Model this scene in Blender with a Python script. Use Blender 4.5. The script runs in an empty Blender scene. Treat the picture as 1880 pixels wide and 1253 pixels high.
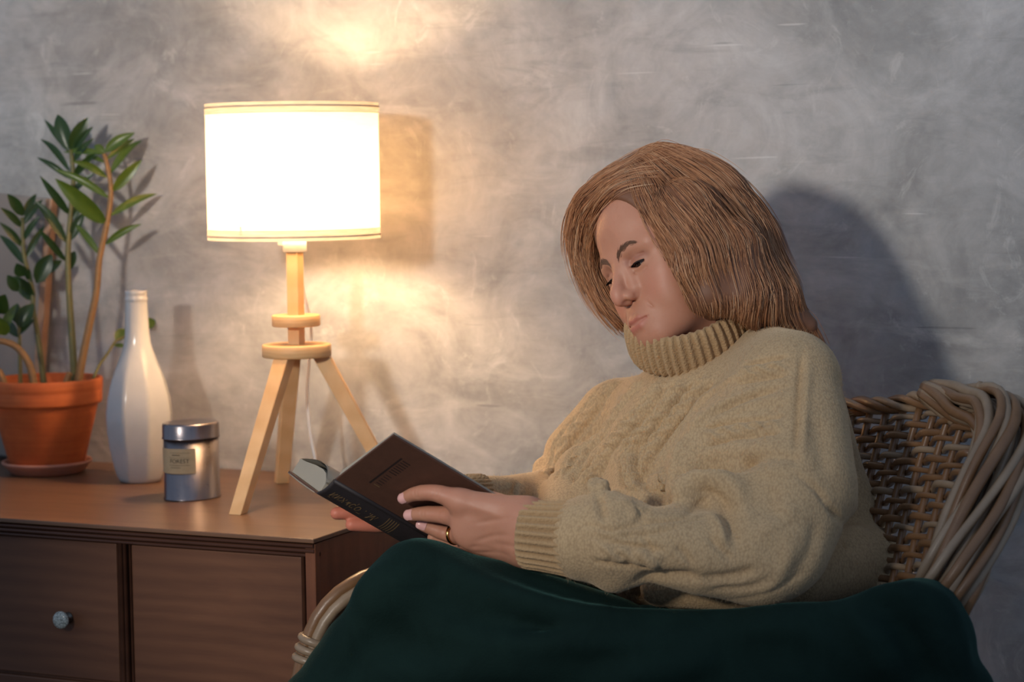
import bpy, bmesh, math, random
import numpy as np
from mathutils import Vector, Matrix
random.seed(7); RNG = np.random.default_rng(7)
scene = bpy.context.scene
COL = scene.collection

# ------------------------------------------------------------------ camera
FPX = 3900.0                                   # focal length in pixels of the 1880 x 1253 frame
YAW, PITCH, ROLL = math.radians(24.0), math.atan((626.5-310)/FPX), math.radians(0.7)
CAM = np.array([1.52509, -2.86663, 1.16848])
_f = np.array([-math.sin(YAW)*math.cos(PITCH), math.cos(YAW)*math.cos(PITCH), -math.sin(PITCH)])
_r0 = np.array([math.cos(YAW), math.sin(YAW), 0.0]); _u0 = np.cross(_r0, _f)
CR = math.cos(ROLL)*_r0 - math.sin(ROLL)*_u0   # camera right / up / forward in world space
CU = math.sin(ROLL)*_r0 + math.cos(ROLL)*_u0
CF = _f
cd = bpy.data.cameras.new('camera'); cam = bpy.data.objects.new('camera', cd); COL.objects.link(cam)
cd.sensor_fit = 'HORIZONTAL'; cd.sensor_width = 36.0; cd.lens = FPX/1880*36.0
cd.clip_start = 0.05; cd.clip_end = 50
M = Matrix(((CR[0], CU[0], -CF[0], CAM[0]), (CR[1], CU[1], -CF[1], CAM[1]), (CR[2], CU[2], -CF[2], CAM[2]), (0, 0, 0, 1)))
cam.matrix_world = M
cd.dof.use_dof = True; cd.dof.focus_distance = 2.58; cd.dof.aperture_fstop = 5.0
scene.camera = cam

# ------------------------------------------------------------------ light and exposure
vs = scene.view_settings
scene.display_settings.display_device = 'sRGB'
vs.view_transform = 'Standard'; vs.look = 'None'; vs.gamma = 1.0; vs.use_curve_mapping = False
vs.exposure = 0.0
world = bpy.data.worlds.new('room_light'); scene.world = world; world.use_nodes = True
wb = world.node_tree.nodes['Background']; wb.inputs['Color'].default_value = (0.52, 0.68, 0.96, 1); wb.inputs['Strength'].default_value = 0.42
# soft studio lamp standing left of the camera: it throws the shadows of the head and of the lampshade on the wall
kd = bpy.data.lights.new('studio_light', 'SPOT'); kd.shadow_soft_size = 0.13; kd.energy = 215; kd.color = (1.0, 0.93, 0.84)
kd.spot_size = math.radians(50); kd.spot_blend = 1.0
key = bpy.data.objects.new('studio_light', kd); COL.objects.link(key)
key.location = (0.14, -3.35, 1.66)
key.rotation_euler = (Vector((0.10, 0, 1.26)) - Vector(key.location)).to_track_quat('-Z', 'Y').to_euler()

# ------------------------------------------------------------------ helpers
def ray(px, py): return CF + (px-940)/FPX*CR - (py-626.5)/FPX*CU
def at(px, py, Z): return CAM + Z*ray(px, py)                    # pixel + depth -> world
def ony(px, py, y): d = ray(px, py); return CAM + d*(y-CAM[1])/d[1]
def onz(px, py, z): d = ray(px, py); return CAM + d*(z-CAM[2])/d[2]
def onplane(px, py, p0, n): d = ray(px, py); return CAM + d*(np.dot(p0-CAM, n)/np.dot(d, n))
def proj(P):
    d = np.asarray(P, float)-CAM; z = d@CF
    return np.stack([940+FPX*(d@CR)/z, 626.5-FPX*(d@CU)/z, z], -1)
def camdir(x, y, z): return x*CR + y*CU - z*CF                    # camera-space direction (z towards the camera)
def pxbox(x0, y0, x1, y1, z0, z1, m):
    """axis-aligned bounds of a pixel rectangle between two depths, with a margin"""
    P = np.array([at(x, y, z) for x in (x0, x1) for y in (y0, y1) for z in (z0, z1)]); return P.min(0)-m, P.max(0)+m
def unit(v): v = np.asarray(v, float); return v/np.linalg.norm(v)

def mesh_np(name, V, F, smooth=True):
    me = bpy.data.meshes.new(name)
    V = np.asarray(V, np.float32)
    if isinstance(F, np.ndarray):
        n, k = F.shape
        me.vertices.add(len(V)); me.vertices.foreach_set('co', V.ravel())
        me.loops.add(n*k); me.loops.foreach_set('vertex_index', F.astype(np.int32).ravel())
        me.polygons.add(n); me.polygons.foreach_set('loop_start', np.arange(0, n*k, k, dtype=np.int32))
        me.update(calc_edges=True)
    else:
        me.from_pydata([tuple(map(float, v)) for v in V], [], F)
    if smooth: me.polygons.foreach_set('use_smooth', np.ones(len(me.polygons), bool))
    me.update()
    return me
def obj(name, me, mat=None, parent=None):
    o = bpy.data.objects.new(name, me); COL.objects.link(o)
    if isinstance(mat, NT): mat = mat.m
    if mat is not None and me is not None and not me.materials: me.materials.append(mat)
    if parent is not None: o.parent = parent
    return o
def thing(name, label, cat, loc=(0, 0, 0), group=None):
    """an Empty at a thing's base; children are given in world coordinates and parented keeping them"""
    o = bpy.data.objects.new(name, None); COL.objects.link(o); o.location = loc; o.empty_display_size = 0.05
    o['label'] = label; o['category'] = cat
    if group: o['group'] = group
    return o
def part(name, V, F, mat, root, smooth=True, label=None):
    """a part whose vertices are in world space, stored relative to the (unrotated) thing"""
    loc = np.zeros(3); p = root
    while p is not None: loc = loc + np.array(p.location); p = p.parent
    o = obj(name, mesh_np(name, np.asarray(V, float)-loc, F, smooth), mat, root)
    if label: o['label'] = label
    return o
def tag(o, label, cat, group=None):
    o['label'] = label; o['category'] = cat
    if group: o['group'] = group
    return o
def joinm(*VF):
    Vs, Fs, n = [], [], 0
    for V, F in VF:
        V = np.asarray(V, float); Vs.append(V)
        Fs += [tuple(int(i)+n for i in f) for f in F]; n += len(V)
    return np.concatenate(Vs), Fs
def box(c, s, ax=None, bev=0.0):
    """box with centre c, full sizes s, optional axes (rows) and bevelled edges"""
    bm = bmesh.new(); bmesh.ops.create_cube(bm, size=1.0)
    for v in bm.verts: v.co = Vector((v.co.x*s[0], v.co.y*s[1], v.co.z*s[2]))
    if bev > 0: bmesh.ops.bevel(bm, geom=list(bm.edges), offset=bev, segments=2, profile=0.5, affect='EDGES')
    bm.verts.ensure_lookup_table()
    V = np.array([v.co[:] for v in bm.verts]); F = [tuple(v.index for v in f.verts) for f in bm.faces]
    bm.free()
    if ax is not None: V = V@np.asarray(ax, float)
    return V+np.asarray(c, float), F
def bxyz(x0, x1, y0, y1, z0, z1, bev=0.0):
    return box(((x0+x1)/2, (y0+y1)/2, (z0+z1)/2), (x1-x0, y1-y0, z1-z0), None, bev)
def lathe(prof, c, n=48, close=False):
    prof = np.asarray(prof, float); m = len(prof); a = np.arange(n)*2*math.pi/n
    V = np.stack([np.outer(prof[:, 0], np.cos(a)), np.outer(prof[:, 0], np.sin(a)), np.repeat(prof[:, 1][:, None], n, 1)], -1).reshape(-1, 3)+np.asarray(c, float)
    F = []
    mm = m if close else m-1
    for i in range(mm):
        i2 = (i+1) % m
        for j in range(n):
            k = (j+1) % n; F.append((i*n+j, i*n+k, i2*n+k, i2*n+j))
    return V, F
def spline(P, n):
    """Catmull-Rom resampling of a polyline (any dimension), n points"""
    P = np.asarray(P, float)
    if len(P) == 2: return P[0]+(P[1]-P[0])*np.linspace(0, 1, n)[:, None]
    Q = np.concatenate([[2*P[0]-P[1]], P, [2*P[-1]-P[-2]]])
    L = np.concatenate([[0], np.cumsum(np.linalg.norm(np.diff(P[:, :min(3, P.shape[1])], axis=0), axis=1)+1e-9)])
    t = np.linspace(0, L[-1], n); i = np.clip(np.searchsorted(L, t, side='right')-1, 0, len(P)-2)
    u = ((t-L[i])/(L[i+1]-L[i]))[:, None]
    p0, p1, p2, p3 = Q[i], Q[i+1], Q[i+2], Q[i+3]
    return 0.5*((2*p1)+(-p0+p2)*u+(2*p0-5*p1+4*p2-p3)*u**2+(-p0+3*p1-3*p2+p3)*u**3)
def frames(P):
    T = np.gradient(P, axis=0); T /= np.linalg.norm(T, axis=1)[:, None]+1e-12
    a = np.array([0, 0, 1.0]) if abs(T[0][2]) < 0.9 else np.array([1.0, 0, 0])
    N = np.zeros_like(P); N[0] = unit(np.cross(T[0], a))
    for i in range(1, len(P)):
        v = N[i-1]-T[i]*np.dot(N[i-1], T[i]); N[i] = v/(np.linalg.norm(v)+1e-12)
    return T, N, np.cross(T, N)
def tube(P, r, k=8, cap=True, flat=1.0):
    P = np.asarray(P, float); m = len(P); r = np.broadcast_to(np.asarray(r, float), (m,))
    T, N, B = frames(P); a = np.arange(k)*2*math.pi/k
    V = (P[:, None, :]+r[:, None, None]*(np.cos(a)[None, :, None]*N[:, None, :]+flat*np.sin(a)[None, :, None]*B[:, None, :])).reshape(-1, 3)
    F = [(i*k+j, i*k+(j+1) % k, (i+1)*k+(j+1) % k, (i+1)*k+j) for i in range(m-1) for j in range(k)]
    if cap:
        F.append(tuple(range(k-1, -1, -1))); F.append(tuple((m-1)*k+j for j in range(k)))
    return V, F
def strands(P, r):
    """many thin three-sided hairs: P (n, m, 3), r (m,) or (n, m) -> one vertex / quad array"""
    n, m, _ = P.shape
    T = np.gradient(P, axis=1); T /= np.linalg.norm(T, axis=2, keepdims=True)+1e-9
    A = np.cross(T, np.array([0.31, 0.52, 0.79])); A /= np.linalg.norm(A, axis=2, keepdims=True)+1e-9
    B = np.cross(T, A); r = np.broadcast_to(r, (n, m))[:, :, None]
    V = np.stack([P+r*(math.cos(a)*A+math.sin(a)*B) for a in (0, 2.0944, 4.1888)], 2)   # n, m, 3, 3
    base = (np.arange(n)[:, None]*m+np.arange(m-1)[None])*3
    F = np.concatenate([np.stack([base+j, base+(j+1) % 3, base+3+(j+1) % 3, base+3+j], -1).reshape(-1, 4) for j in range(3)])
    return V.reshape(-1, 3), F

# ------------------------------------------------------------------ signed-distance sculpting (surface nets)
class SDF:
    pad = 0.0                                          # extra reach of every shape, for volumes that are blended in later
    def __init__(s, lo, hi, h):
        s.lo = np.asarray(lo, float); s.h = h
        s.n = np.ceil((np.asarray(hi)-s.lo)/h).astype(int)+1
        s.D = np.full(s.n, 1.0, np.float32)
        s.ax = [(s.lo[i]+h*np.arange(s.n[i])).astype(np.float32) for i in range(3)]
    def like(s):
        g = object.__new__(SDF); g.lo, g.h, g.n, g.ax = s.lo, s.h, s.n, s.ax; g.D = np.full(s.n, 1.0, np.float32); return g
    def sub(s, lo, hi):
        a = np.clip(np.floor((np.asarray(lo)-s.lo)/s.h).astype(int), 0, s.n); b = np.clip(np.ceil((np.asarray(hi)-s.lo)/s.h).astype(int)+1, 0, s.n)
        sl = tuple(slice(a[i], b[i]) for i in range(3))
        X, Y, Z = np.meshgrid(s.ax[0][sl[0]], s.ax[1][sl[1]], s.ax[2][sl[2]], indexing='ij', sparse=True)
        return sl, X, Y, Z
    def put(s, d, sl, k, mode):
        a = s.D[sl]
        if a.size == 0: return
        if mode == 'add':
            if k > 0: h = np.clip(0.5+0.5*(a-d)/k, 0, 1); s.D[sl] = a+(d-a)*h-k*h*(1-h)
            else: s.D[sl] = np.minimum(a, d)
        else:
            d = -d
            if k > 0: h = np.clip(0.5-0.5*(a-d)/k, 0, 1); s.D[sl] = a+(d-a)*h+k*h*(1-h)
            else: s.D[sl] = np.maximum(a, d)
    def cone(s, a, b, ra, rb, k=0.01, mode='add'):
        a = np.asarray(a, float); b = np.asarray(b, float); m = max(ra, rb)+1.3*k+3*s.h+s.pad
        sl, X, Y, Z = s.sub(np.minimum(a, b)-m, np.maximum(a, b)+m)
        ba = b-a; L2 = max(float(ba@ba), 1e-12)
        t = np.clip(((X-a[0])*ba[0]+(Y-a[1])*ba[1]+(Z-a[2])*ba[2])/L2, 0, 1)
        d = np.sqrt((X-a[0]-t*ba[0])**2+(Y-a[1]-t*ba[1])**2+(Z-a[2]-t*ba[2])**2)-(ra+(rb-ra)*t)
        s.put(d.astype(np.float32), sl, k, mode)
    def chain(s, P, R, k=0.01, mode='add'):
        """a string of round cones joined without swelling at the joints, then blended in once"""
        R = np.broadcast_to(np.asarray(R, float), (len(P),)); P = np.asarray(P, float); m = R.max()+1.3*k+3*s.h+s.pad
        sl, X, Y, Z = s.sub(P.min(0)-m, P.max(0)+m); D = None
        for a, b, ra, rb in zip(P[:-1], P[1:], R[:-1], R[1:]):
            ba = b-a; L2 = max(float(ba@ba), 1e-12)
            t = np.clip(((X-a[0])*ba[0]+(Y-a[1])*ba[1]+(Z-a[2])*ba[2])/L2, 0, 1)
            d = np.sqrt((X-a[0]-t*ba[0])**2+(Y-a[1]-t*ba[1])**2+(Z-a[2]-t*ba[2])**2)-(ra+(rb-ra)*t)
            D = d if D is None else np.minimum(D, d)
        s.put(D.astype(np.float32), sl, k, mode)
    def ell(s, c, r, ax=None, k=0.01, mode='add'):
        c = np.asarray(c, float); r = np.asarray(r, float); ax = np.eye(3) if ax is None else np.asarray(ax, float)
        e = np.sqrt(((ax*r[:, None])**2).sum(0))+2.2*k+3*s.h+s.pad
        sl, X, Y, Z = s.sub(c-e, c+e)
        x, y, z = X-c[0], Y-c[1], Z-c[2]
        q = [x*ax[i][0]+y*ax[i][1]+z*ax[i][2] for i in range(3)]
        k0 = np.sqrt((q[0]/r[0])**2+(q[1]/r[1])**2+(q[2]/r[2])**2); k1 = np.sqrt((q[0]/r[0]**2)**2+(q[1]/r[1]**2)**2+(q[2]/r[2]**2)**2)+1e-9
        s.put((k0*(k0-1)/k1).astype(np.float32), sl, k, mode)
    def rbox(s, c, r, rad, ax=None, k=0.01, mode='add'):
        c = np.asarray(c, float); r = np.asarray(r, float); ax = np.eye(3) if ax is None else np.asarray(ax, float)
        e = np.sqrt(((ax*r[:, None])**2).sum(0))*1.2+k+3*s.h
        sl, X, Y, Z = s.sub(c-e, c+e)
        x, y, z = X-c[0], Y-c[1], Z-c[2]
        q = [np.abs(x*ax[i][0]+y*ax[i][1]+z*ax[i][2])-(r[i]-rad) for i in range(3)]
        d = np.sqrt(np.maximum(q[0], 0)**2+np.maximum(q[1], 0)**2+np.maximum(q[2], 0)**2)+np.minimum(np.maximum(q[0], np.maximum(q[1], q[2])), 0)-rad
        s.put(d.astype(np.float32), sl, k, mode)
    def mesh(s, smooth=2):
        D = s.D; D[0] = D[-1] = 0.02; D[:, 0] = D[:, -1] = 0.02; D[:, :, 0] = D[:, :, -1] = 0.02
        I = D < 0; nx, ny, nz = np.array(D.shape)-1
        cs = [(i, j, k) for i in (0, 1) for j in (0, 1) for k in (0, 1)]
        cnt = np.zeros((nx, ny, nz), np.int8)
        for i, j, k in cs: cnt += I[i:i+nx, j:j+ny, k:k+nz]
        act = np.argwhere((cnt > 0) & (cnt < 8))
        idx = np.full((nx, ny, nz), -1, np.int64); idx[tuple(act.T)] = np.arange(len(act))
        pos = np.zeros((len(act), 3)); wt = np.zeros(len(act))
        for c0 in cs:
            for a in range(3):
                if c0[a]: continue
                c1 = list(c0); c1[a] = 1
                d0 = D[tuple((act+c0).T)]; d1 = D[tuple((act+c1).T)]
                m = (d0 < 0) != (d1 < 0); t = np.where(m, d0/(d0-d1+1e-20), 0)
                p = np.tile(np.array(c0, float), (len(act), 1)); p[:, a] = t
                pos += p*m[:, None]; wt += m
        V = s.lo+s.h*(act+pos/wt[:, None])
        F = []
        for a in range(3):
            b, c = (a+1) % 3, (a+2) % 3
            sl0 = [slice(None)]*3; sl1 = [slice(None)]*3; sl0[a] = slice(0, -1); sl1[a] = slice(1, None)
            A, B = I[tuple(sl0)], I[tuple(sl1)]
            e = np.argwhere(A != B); e = e[(e[:, b] > 0) & (e[:, c] > 0)]
            f = A[tuple(e.T)]
            def cell(db, dc): q = e.copy(); q[:, b] -= db; q[:, c] -= dc; return idx[tuple(q.T)]
            Q = np.stack([cell(1, 1), cell(0, 1), cell(0, 0), cell(1, 0)], 1)
            Q[~f] = Q[~f][:, ::-1]; F.append(Q)
        F = np.concatenate(F)
        for _ in range(smooth): V = relax(V, F, 0.5)
        return V, F
def relax(V, F, w=0.5, mask=None):
    A = np.zeros_like(V); n = np.zeros(len(V)); k = F.shape[1]
    for i in range(k):
        j = (i+1) % k
        for a, b in ((i, j), (j, i)):
            for d in range(3): A[:, d] += np.bincount(F[:, a], V[F[:, b], d], len(V))
            n += np.bincount(F[:, a], minlength=len(V))
    d = (A/np.maximum(n, 1)[:, None]-V)*w
    return V+(d if mask is None else d*mask[:, None])
def vnormals(V, F):
    n = np.cross(V[F[:, 2]]-V[F[:, 0]], V[F[:, 3]]-V[F[:, 1]]); N = np.zeros_like(V)
    for i in range(F.shape[1]):
        for d in range(3): N[:, d] += np.bincount(F[:, i], n[:, d], len(V))
    return N/(np.linalg.norm(N, axis=1)[:, None]+1e-12)
def polydist(V, P):
    """distance of vertices to polyline P, arc length of the nearest point, its tangent"""
    best = np.full(len(V), 1e9); S = np.zeros(len(V)); T = np.zeros((len(V), 3)); Q = np.zeros((len(V), 3)); s0 = 0.0
    for a, b in zip(P[:-1], P[1:]):
        ab = b-a; L = np.linalg.norm(ab)
        if L < 1e-9: continue
        t = np.clip((V-a)@ab/L**2, 0, 1); q = a+t[:, None]*ab; d = np.linalg.norm(V-q, axis=1); m = d < best
        best[m] = d[m]; S[m] = s0+t[m]*L; T[m] = ab/L; Q[m] = q[m]; s0 += L
    return best, S, T, Q, s0
def pick(V, PX):
    """world points of a surface seen at the pixels PX (front-most vertex near each)"""
    pr = proj(V); out = []
    for px, py in PX:
        d = np.hypot(pr[:, 0]-px, pr[:, 1]-py); m = d < 9
        if not m.any(): m = d < d.min()+4
        i = np.flatnonzero(m); j = i[pr[i, 2] < pr[i, 2].min()+0.012]; out.append(V[j].mean(0))
    return np.array(out)
def stroke(V, N, PX, w, amp, taper=True, P=None):
    """push a crease (amp < 0) or a ridge (amp > 0) of half-width w into a surface, along a line drawn on it"""
    P = spline(pick(V, PX) if P is None else P, max(8, 6*len(PX)))
    lo, hi = P.min(0)-3*w, P.max(0)+3*w
    I = np.flatnonzero(((V > lo) & (V < hi)).all(1))
    if not len(I): return
    d, S, T, Q, L = polydist(V[I], P)
    g = np.exp(-(d/w)**2)
    if taper: g *= np.clip(np.minimum(S, L-S)/(0.22*L+1e-9), 0.12, 1)**0.7
    V[I] += N[I]*(amp*g)[:, None]

# ------------------------------------------------------------------ materials
def lin(c): return tuple(((v/255)/12.92 if v/255 <= 0.04045 else ((v/255+0.055)/1.055)**2.4) for v in c)
class NT:
    def __init__(s, name):
        s.m = bpy.data.materials.new(name); s.m.use_nodes = True; s.t = s.m.node_tree; s.n = s.t.nodes; s.b = s.n['Principled BSDF']; s.out = s.n['Material Output']
    def node(s, ty, **kw):
        q = s.n.new(ty)
        for k, v in kw.items():
            if k in q.inputs.keys() and not hasattr(q, k): q.inputs[k].default_value = v
            else: setattr(q, k, v)
        return q
    def link(s, a, b): s.t.links.new(a, b)
    def coord(s, kind='Object', scale=(1, 1, 1), rot=(0, 0, 0), loc=(0, 0, 0)):
        tc = s.n.new('ShaderNodeTexCoord'); mp = s.n.new('ShaderNodeMapping')
        mp.inputs['Scale'].default_value = scale; mp.inputs['Rotation'].default_value = rot; mp.inputs['Location'].default_value = loc
        s.link(tc.outputs[kind], mp.inputs['Vector']); return mp.outputs['Vector']
    def noise(s, vec, scale, detail=4, rough=0.5, dist=0.0):
        q = s.n.new('ShaderNodeTexNoise'); q.inputs['Scale'].default_value = scale; q.inputs['Detail'].default_value = detail
        q.inputs['Roughness'].default_value = rough; q.inputs['Distortion'].default_value = dist; s.link(vec, q.inputs['Vector']); return q.outputs['Fac']
    def wave(s, vec, scale, dist=0.0, ty='BANDS', direction='X', detail=2):
        q = s.n.new('ShaderNodeTexWave'); q.wave_type = ty
        if ty == 'BANDS': q.bands_direction = direction
        else: q.rings_direction = direction
        q.inputs['Scale'].default_value = scale; q.inputs['Distortion'].default_value = dist; q.inputs['Detail'].default_value = detail; s.link(vec, q.inputs['Vector']); return q.outputs['Fac']
    def voro(s, vec, scale, feature='F1'):
        q = s.n.new('ShaderNodeTexVoronoi'); q.feature = feature; q.inputs['Scale'].default_value = scale; s.link(vec, q.inputs['Vector']); return q.outputs['Distance']
    def ramp(s, fac, stops):
        q = s.n.new('ShaderNodeValToRGB'); e = q.color_ramp.elements
        while len(e) < len(stops): e.new(0.5)
        for i, (p, c) in enumerate(stops): e[i].position = p; e[i].color = (c[0], c[1], c[2], 1) if not isinstance(c, (int, float)) else (c, c, c, 1)
        s.link(fac, q.inputs['Fac']); return q.outputs['Color']
    def mix(s, fac, a, b, mode='MIX'):
        q = s.n.new('ShaderNodeMix'); q.data_type = 'RGBA'; q.blend_type = mode
        for i, v in ((0, fac), (6, a), (7, b)):
            if isinstance(v, (int, float)): q.inputs[i].default_value = v
            elif isinstance(v, (tuple, list)): q.inputs[i].default_value = (v[0], v[1], v[2], 1)
            else: s.link(v, q.inputs[i])
        return q.outputs[2]
    def math(s, op, a, b=0.0, c=None):
        q = s.n.new('ShaderNodeMath'); q.operation = op
        for i, v in enumerate((a, b) if c is None else (a, b, c)):
            if isinstance(v, (int, float)): q.inputs[i].default_value = v
            else: s.link(v, q.inputs[i])
        return q.outputs[0]
    def bump(s, h, strength=0.3, dist=0.002, prev=None):
        q = s.n.new('ShaderNodeBump'); q.inputs['Strength'].default_value = strength; q.inputs['Distance'].default_value = dist; s.link(h, q.inputs['Height'])
        if prev is not None: s.link(prev, q.inputs['Normal'])
        return q.outputs['Normal']
    def set(s, col=None, rough=None, normal=None, **kw):
        if col is not None:
            if isinstance(col, tuple): s.b.inputs['Base Color'].default_value = (*col[:3], 1)
            else: s.link(col, s.b.inputs['Base Color'])
        if rough is not None:
            if isinstance(rough, (int, float)): s.b.inputs['Roughness'].default_value = rough
            else: s.link(rough, s.b.inputs['Roughness'])
        if normal is not None: s.link(normal, s.b.inputs['Normal'])
        for k, v in kw.items(): s.b.inputs[k.replace('_', ' ')].default_value = v
        return s.m
def wood(name, c0, c1, scale=(1, 1, 1), grain=9.0, rough=0.45, dist=6.0, bump=0.12, spec=0.4, mottle=0.35):
    t = NT(name); v = t.coord('Object', scale)
    n = t.noise(v, 3.2, 5, 0.6, 0.8); w = t.wave(v, grain, dist, 'BANDS', 'Z', 3); f = t.noise(t.coord('Object', (scale[0]*14, scale[1]*14, scale[2]*160)), 1.0, 3, 0.6)
    g = t.math('ADD', t.math('MULTIPLY', w, 0.45), t.math('MULTIPLY', f, 0.55))
    c = t.mix(g, c0, c1); c = t.mix(mottle, c, t.ramp(n, [(0.3, tuple(x*0.55 for x in c0)), (0.7, tuple(min(1, x*1.25) for x in c1))]))
    return t.set(c, rough, t.bump(g, bump, 0.0006), Specular_IOR_Level=spec)
def wall_material():
    t = NT('grey_plaster'); v = t.coord('Object')
    big = t.noise(v, 2.1, 6, 0.62, 0.9); mid = t.noise(t.coord('Object', (1, 1, 1.25), (0, 0.5, 0)), 7.5, 8, 0.66, 1.4); fine = t.noise(v, 42, 6, 0.7, 0.6)
    f = t.math('ADD', t.math('MULTIPLY', big, 0.50), t.math('ADD', t.math('MULTIPLY', mid, 0.38), t.math('MULTIPLY', fine, 0.12)))
    c = t.ramp(f, [(0.34, lin((128, 127, 126))), (0.47, lin((162, 160, 157))), (0.58, lin((186, 183, 180))), (0.70, lin((210, 207, 203)))])
    # trowel strokes: soft diagonal streaks, then pale flakes and thin scratches
    s1 = t.noise(t.coord('Object', (2.0, 1, 9), (0, 0.9, 0)), 2.2, 6, 0.68, 0.8); s2 = t.noise(t.coord('Object', (2.2, 1, 11), (0, -0.75, 0)), 2.0, 6, 0.68, 0.9)
    c = t.mix(t.ramp(s1, [(0.54, 0.0), (0.74, 0.38)]), c, lin((214, 210, 204))); c = t.mix(t.ramp(s2, [(0.30, 0.36), (0.46, 0.0)]), c, lin((126, 125, 123)))
    fl = t.noise(t.coord('Object', (1, 1, 0.8), (0, 0.4, 0)), 13, 8, 0.74, 1.6); c = t.mix(t.ramp(fl, [(0.575, 0.0), (0.67, 0.36)]), c, lin((216, 213, 208)))
    sc = t.noise(t.coord('Object', (3.2, 1, 70), (0, -0.95, 0)), 1.3, 2, 0.5, 0.1); c = t.mix(t.ramp(sc, [(0.715, 0.0), (0.74, 0.55)]), c, lin((222, 220, 216)))
    sd = t.noise(t.coord('Object', (3.4, 1, 80), (0, 0.12, 0)), 1.2, 2, 0.5, 0.1); c = t.mix(t.ramp(sd, [(0.725, 0.0), (0.75, 0.5)]), c, lin((112, 111, 110)))
    h = t.math('ADD', t.math('MULTIPLY', mid, 0.6), t.math('ADD', t.math('MULTIPLY', fl, 0.35), t.math('MULTIPLY', s2, 0.3)))
    return t.set(c, 0.72, t.bump(h, 0.26, 0.005), Specular_IOR_Level=0.25)

# ------------------------------------------------------------------ the room
ZT = 0.70                                             # height of the dresser top
def structure(name, V, F, mat):
    o = obj(name, mesh_np(name, V, F, False), mat); o['kind'] = 'structure'; return o
WALL = wall_material()
structure('wall_back', *bxyz(-3.2, 3.4, 0.0, 0.12, 0.0, 2.7), WALL)
FLOORM = wood('floor_boards', lin((70, 52, 42)), lin((104, 80, 62)), (1, 1, 1), 6, 0.5)
structure('floor', *bxyz(-3.2, 3.4, -4.5, 0.0, -0.10, 0.0), FLOORM)
structure('baseboard_back', *bxyz(-3.2, 3.4, -0.018, 0.0, 0.0, 0.09, 0.004), NT('painted_skirting').set(lin((150, 147, 142)), 0.5))

# unseen dark flag panel, added out of view, left of the studio lamp: it keeps that lamp off the plant and the bottle
structure('added_flag_panel', *bxyz(-0.45, 0.03, -2.22, -2.18, 0.0, 1.40, 0.004), NT('dark_flag_panel').set(lin((58, 58, 62)), 0.9))

# ------------------------------------------------------------------ dresser
DW0, DW1 = lin((92, 58, 42)), lin((120, 80, 56))
WOODTOP = wood('walnut_top', lin((100, 70, 52)), lin((128, 94, 70)), (1.2, 9, 1), 5, 0.34, 5, 0.06, 0.45, 0.3)
WOODF = wood('walnut_front', DW0, DW1, (1, 1, 4.0), 4, 0.5, 5, 0.10, 0.35, 0.35)
WOODD = wood('walnut_moulding', lin((66, 42, 32)), lin((94, 60, 44)), (1, 1, 1), 8, 0.42, 4, 0.10, 0.4)
WOODS = wood('walnut_side', lin((98, 58, 40)), lin((130, 80, 54)), (8, 8, 1.0), 3, 0.5, 5, 0.10, 0.35)
X0, X1 = -1.02, 0.200; YF = -0.512
dr = thing('dresser', 'dark walnut dresser with moulded front, a drawer and a plain door', 'dresser', ((X0+X1)/2, -0.26, 0))
part('top', *bxyz(X0, X1, -0.521, -0.001, ZT-0.006, ZT, 0.0012), WOODTOP, dr, False)
V, F = joinm(bxyz(X0+0.01, X1-0.008, -0.498, -0.004, 0.10, ZT-0.006), )
part('carcass', V, F, WOODF, dr, False)
part('side_panel', *bxyz(X1-0.010, X1-0.004, YF+0.012, -0.004, 0.10, ZT-0.008, 0.001), WOODS, dr, False)
part('corner_post', *bxyz(X1-0.018, X1-0.003, YF, YF+0.013, 0.10, ZT-0.008, 0.0015), WOODS, dr, False)
def bead(name, x0, x1, z0, z1, y, h=None):
    """a rounded strip of moulding on the dresser front, horizontal or vertical"""
    n = 7; a = np.linspace(0, math.pi, n); hor = (x1-x0) > (z1-z0)
    w = (z1-z0) if hor else (x1-x0); d = min(w*0.5, 0.005) if h is None else h
    prof = [(-w/2, 0.012)]+[(-w/2*math.cos(t), -d*math.sin(t)) for t in a]+[(w/2, 0.012)]
    V = []; e = (x0, x1) if hor else (z0, z1)
    for q in e:
        for p, yy in prof: V.append((q, y+yy, (z0+z1)/2+p) if hor else ((x0+x1)/2+p, y+yy, q))
    m = len(prof); F = [(i, i+1, m+i+1, m+i) for i in range(m-1)]+[tuple(range(m)), tuple(range(2*m-1, m-1, -1))]
    return part(name, V, F, WOODD, dr, True)
for z0, z1, y in ((ZT-0.0135, ZT-0.008, -0.514), (ZT-0.0205, ZT-0.0145, -0.511), (ZT-0.0265, ZT-0.0215, -0.508)): bead('moulding', X0+0.004, X1-0.004, z0, z1, y)
DIV = -0.101
for x0, x1, y in ((DIV-0.011, DIV-0.0065, -0.503), (DIV-0.0055, DIV+0.0005, -0.507), (DIV+0.001, DIV+0.0065, -0.507), (DIV+0.0075, DIV+0.0115, -0.503)): bead('moulding', x0, x1, 0.14, ZT-0.026, y)
for x0, x1, y in ((X1-0.021, X1-0.0165, -0.503), (X1-0.0275, X1-0.0215, -0.505)): bead('moulding', x0, x1, 0.14, ZT-0.026, y)
bead('moulding', X0+0.004, X1-0.004, 0.12, 0.14, -0.509)
door = part('door', *bxyz(DIV+0.012, X1-0.028, -0.5045, -0.497, 0.142, ZT-0.0275, 0.002), WOODF, dr, False)
KNOBM = NT('crackled_glaze'); v = KNOBM.coord('Object'); e = KNOBM.voro(v, 260, 'DISTANCE_TO_EDGE'); KNOBM.set(KNOBM.mix(KNOBM.ramp(e, [(0.02, 1.0), (0.10, 0.0)]), lin((176, 182, 176)), lin((112, 116, 110))), 0.25)
METALD = NT('dark_pewter').set(lin((120, 116, 108)), 0.35, Metallic=1.0)
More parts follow.
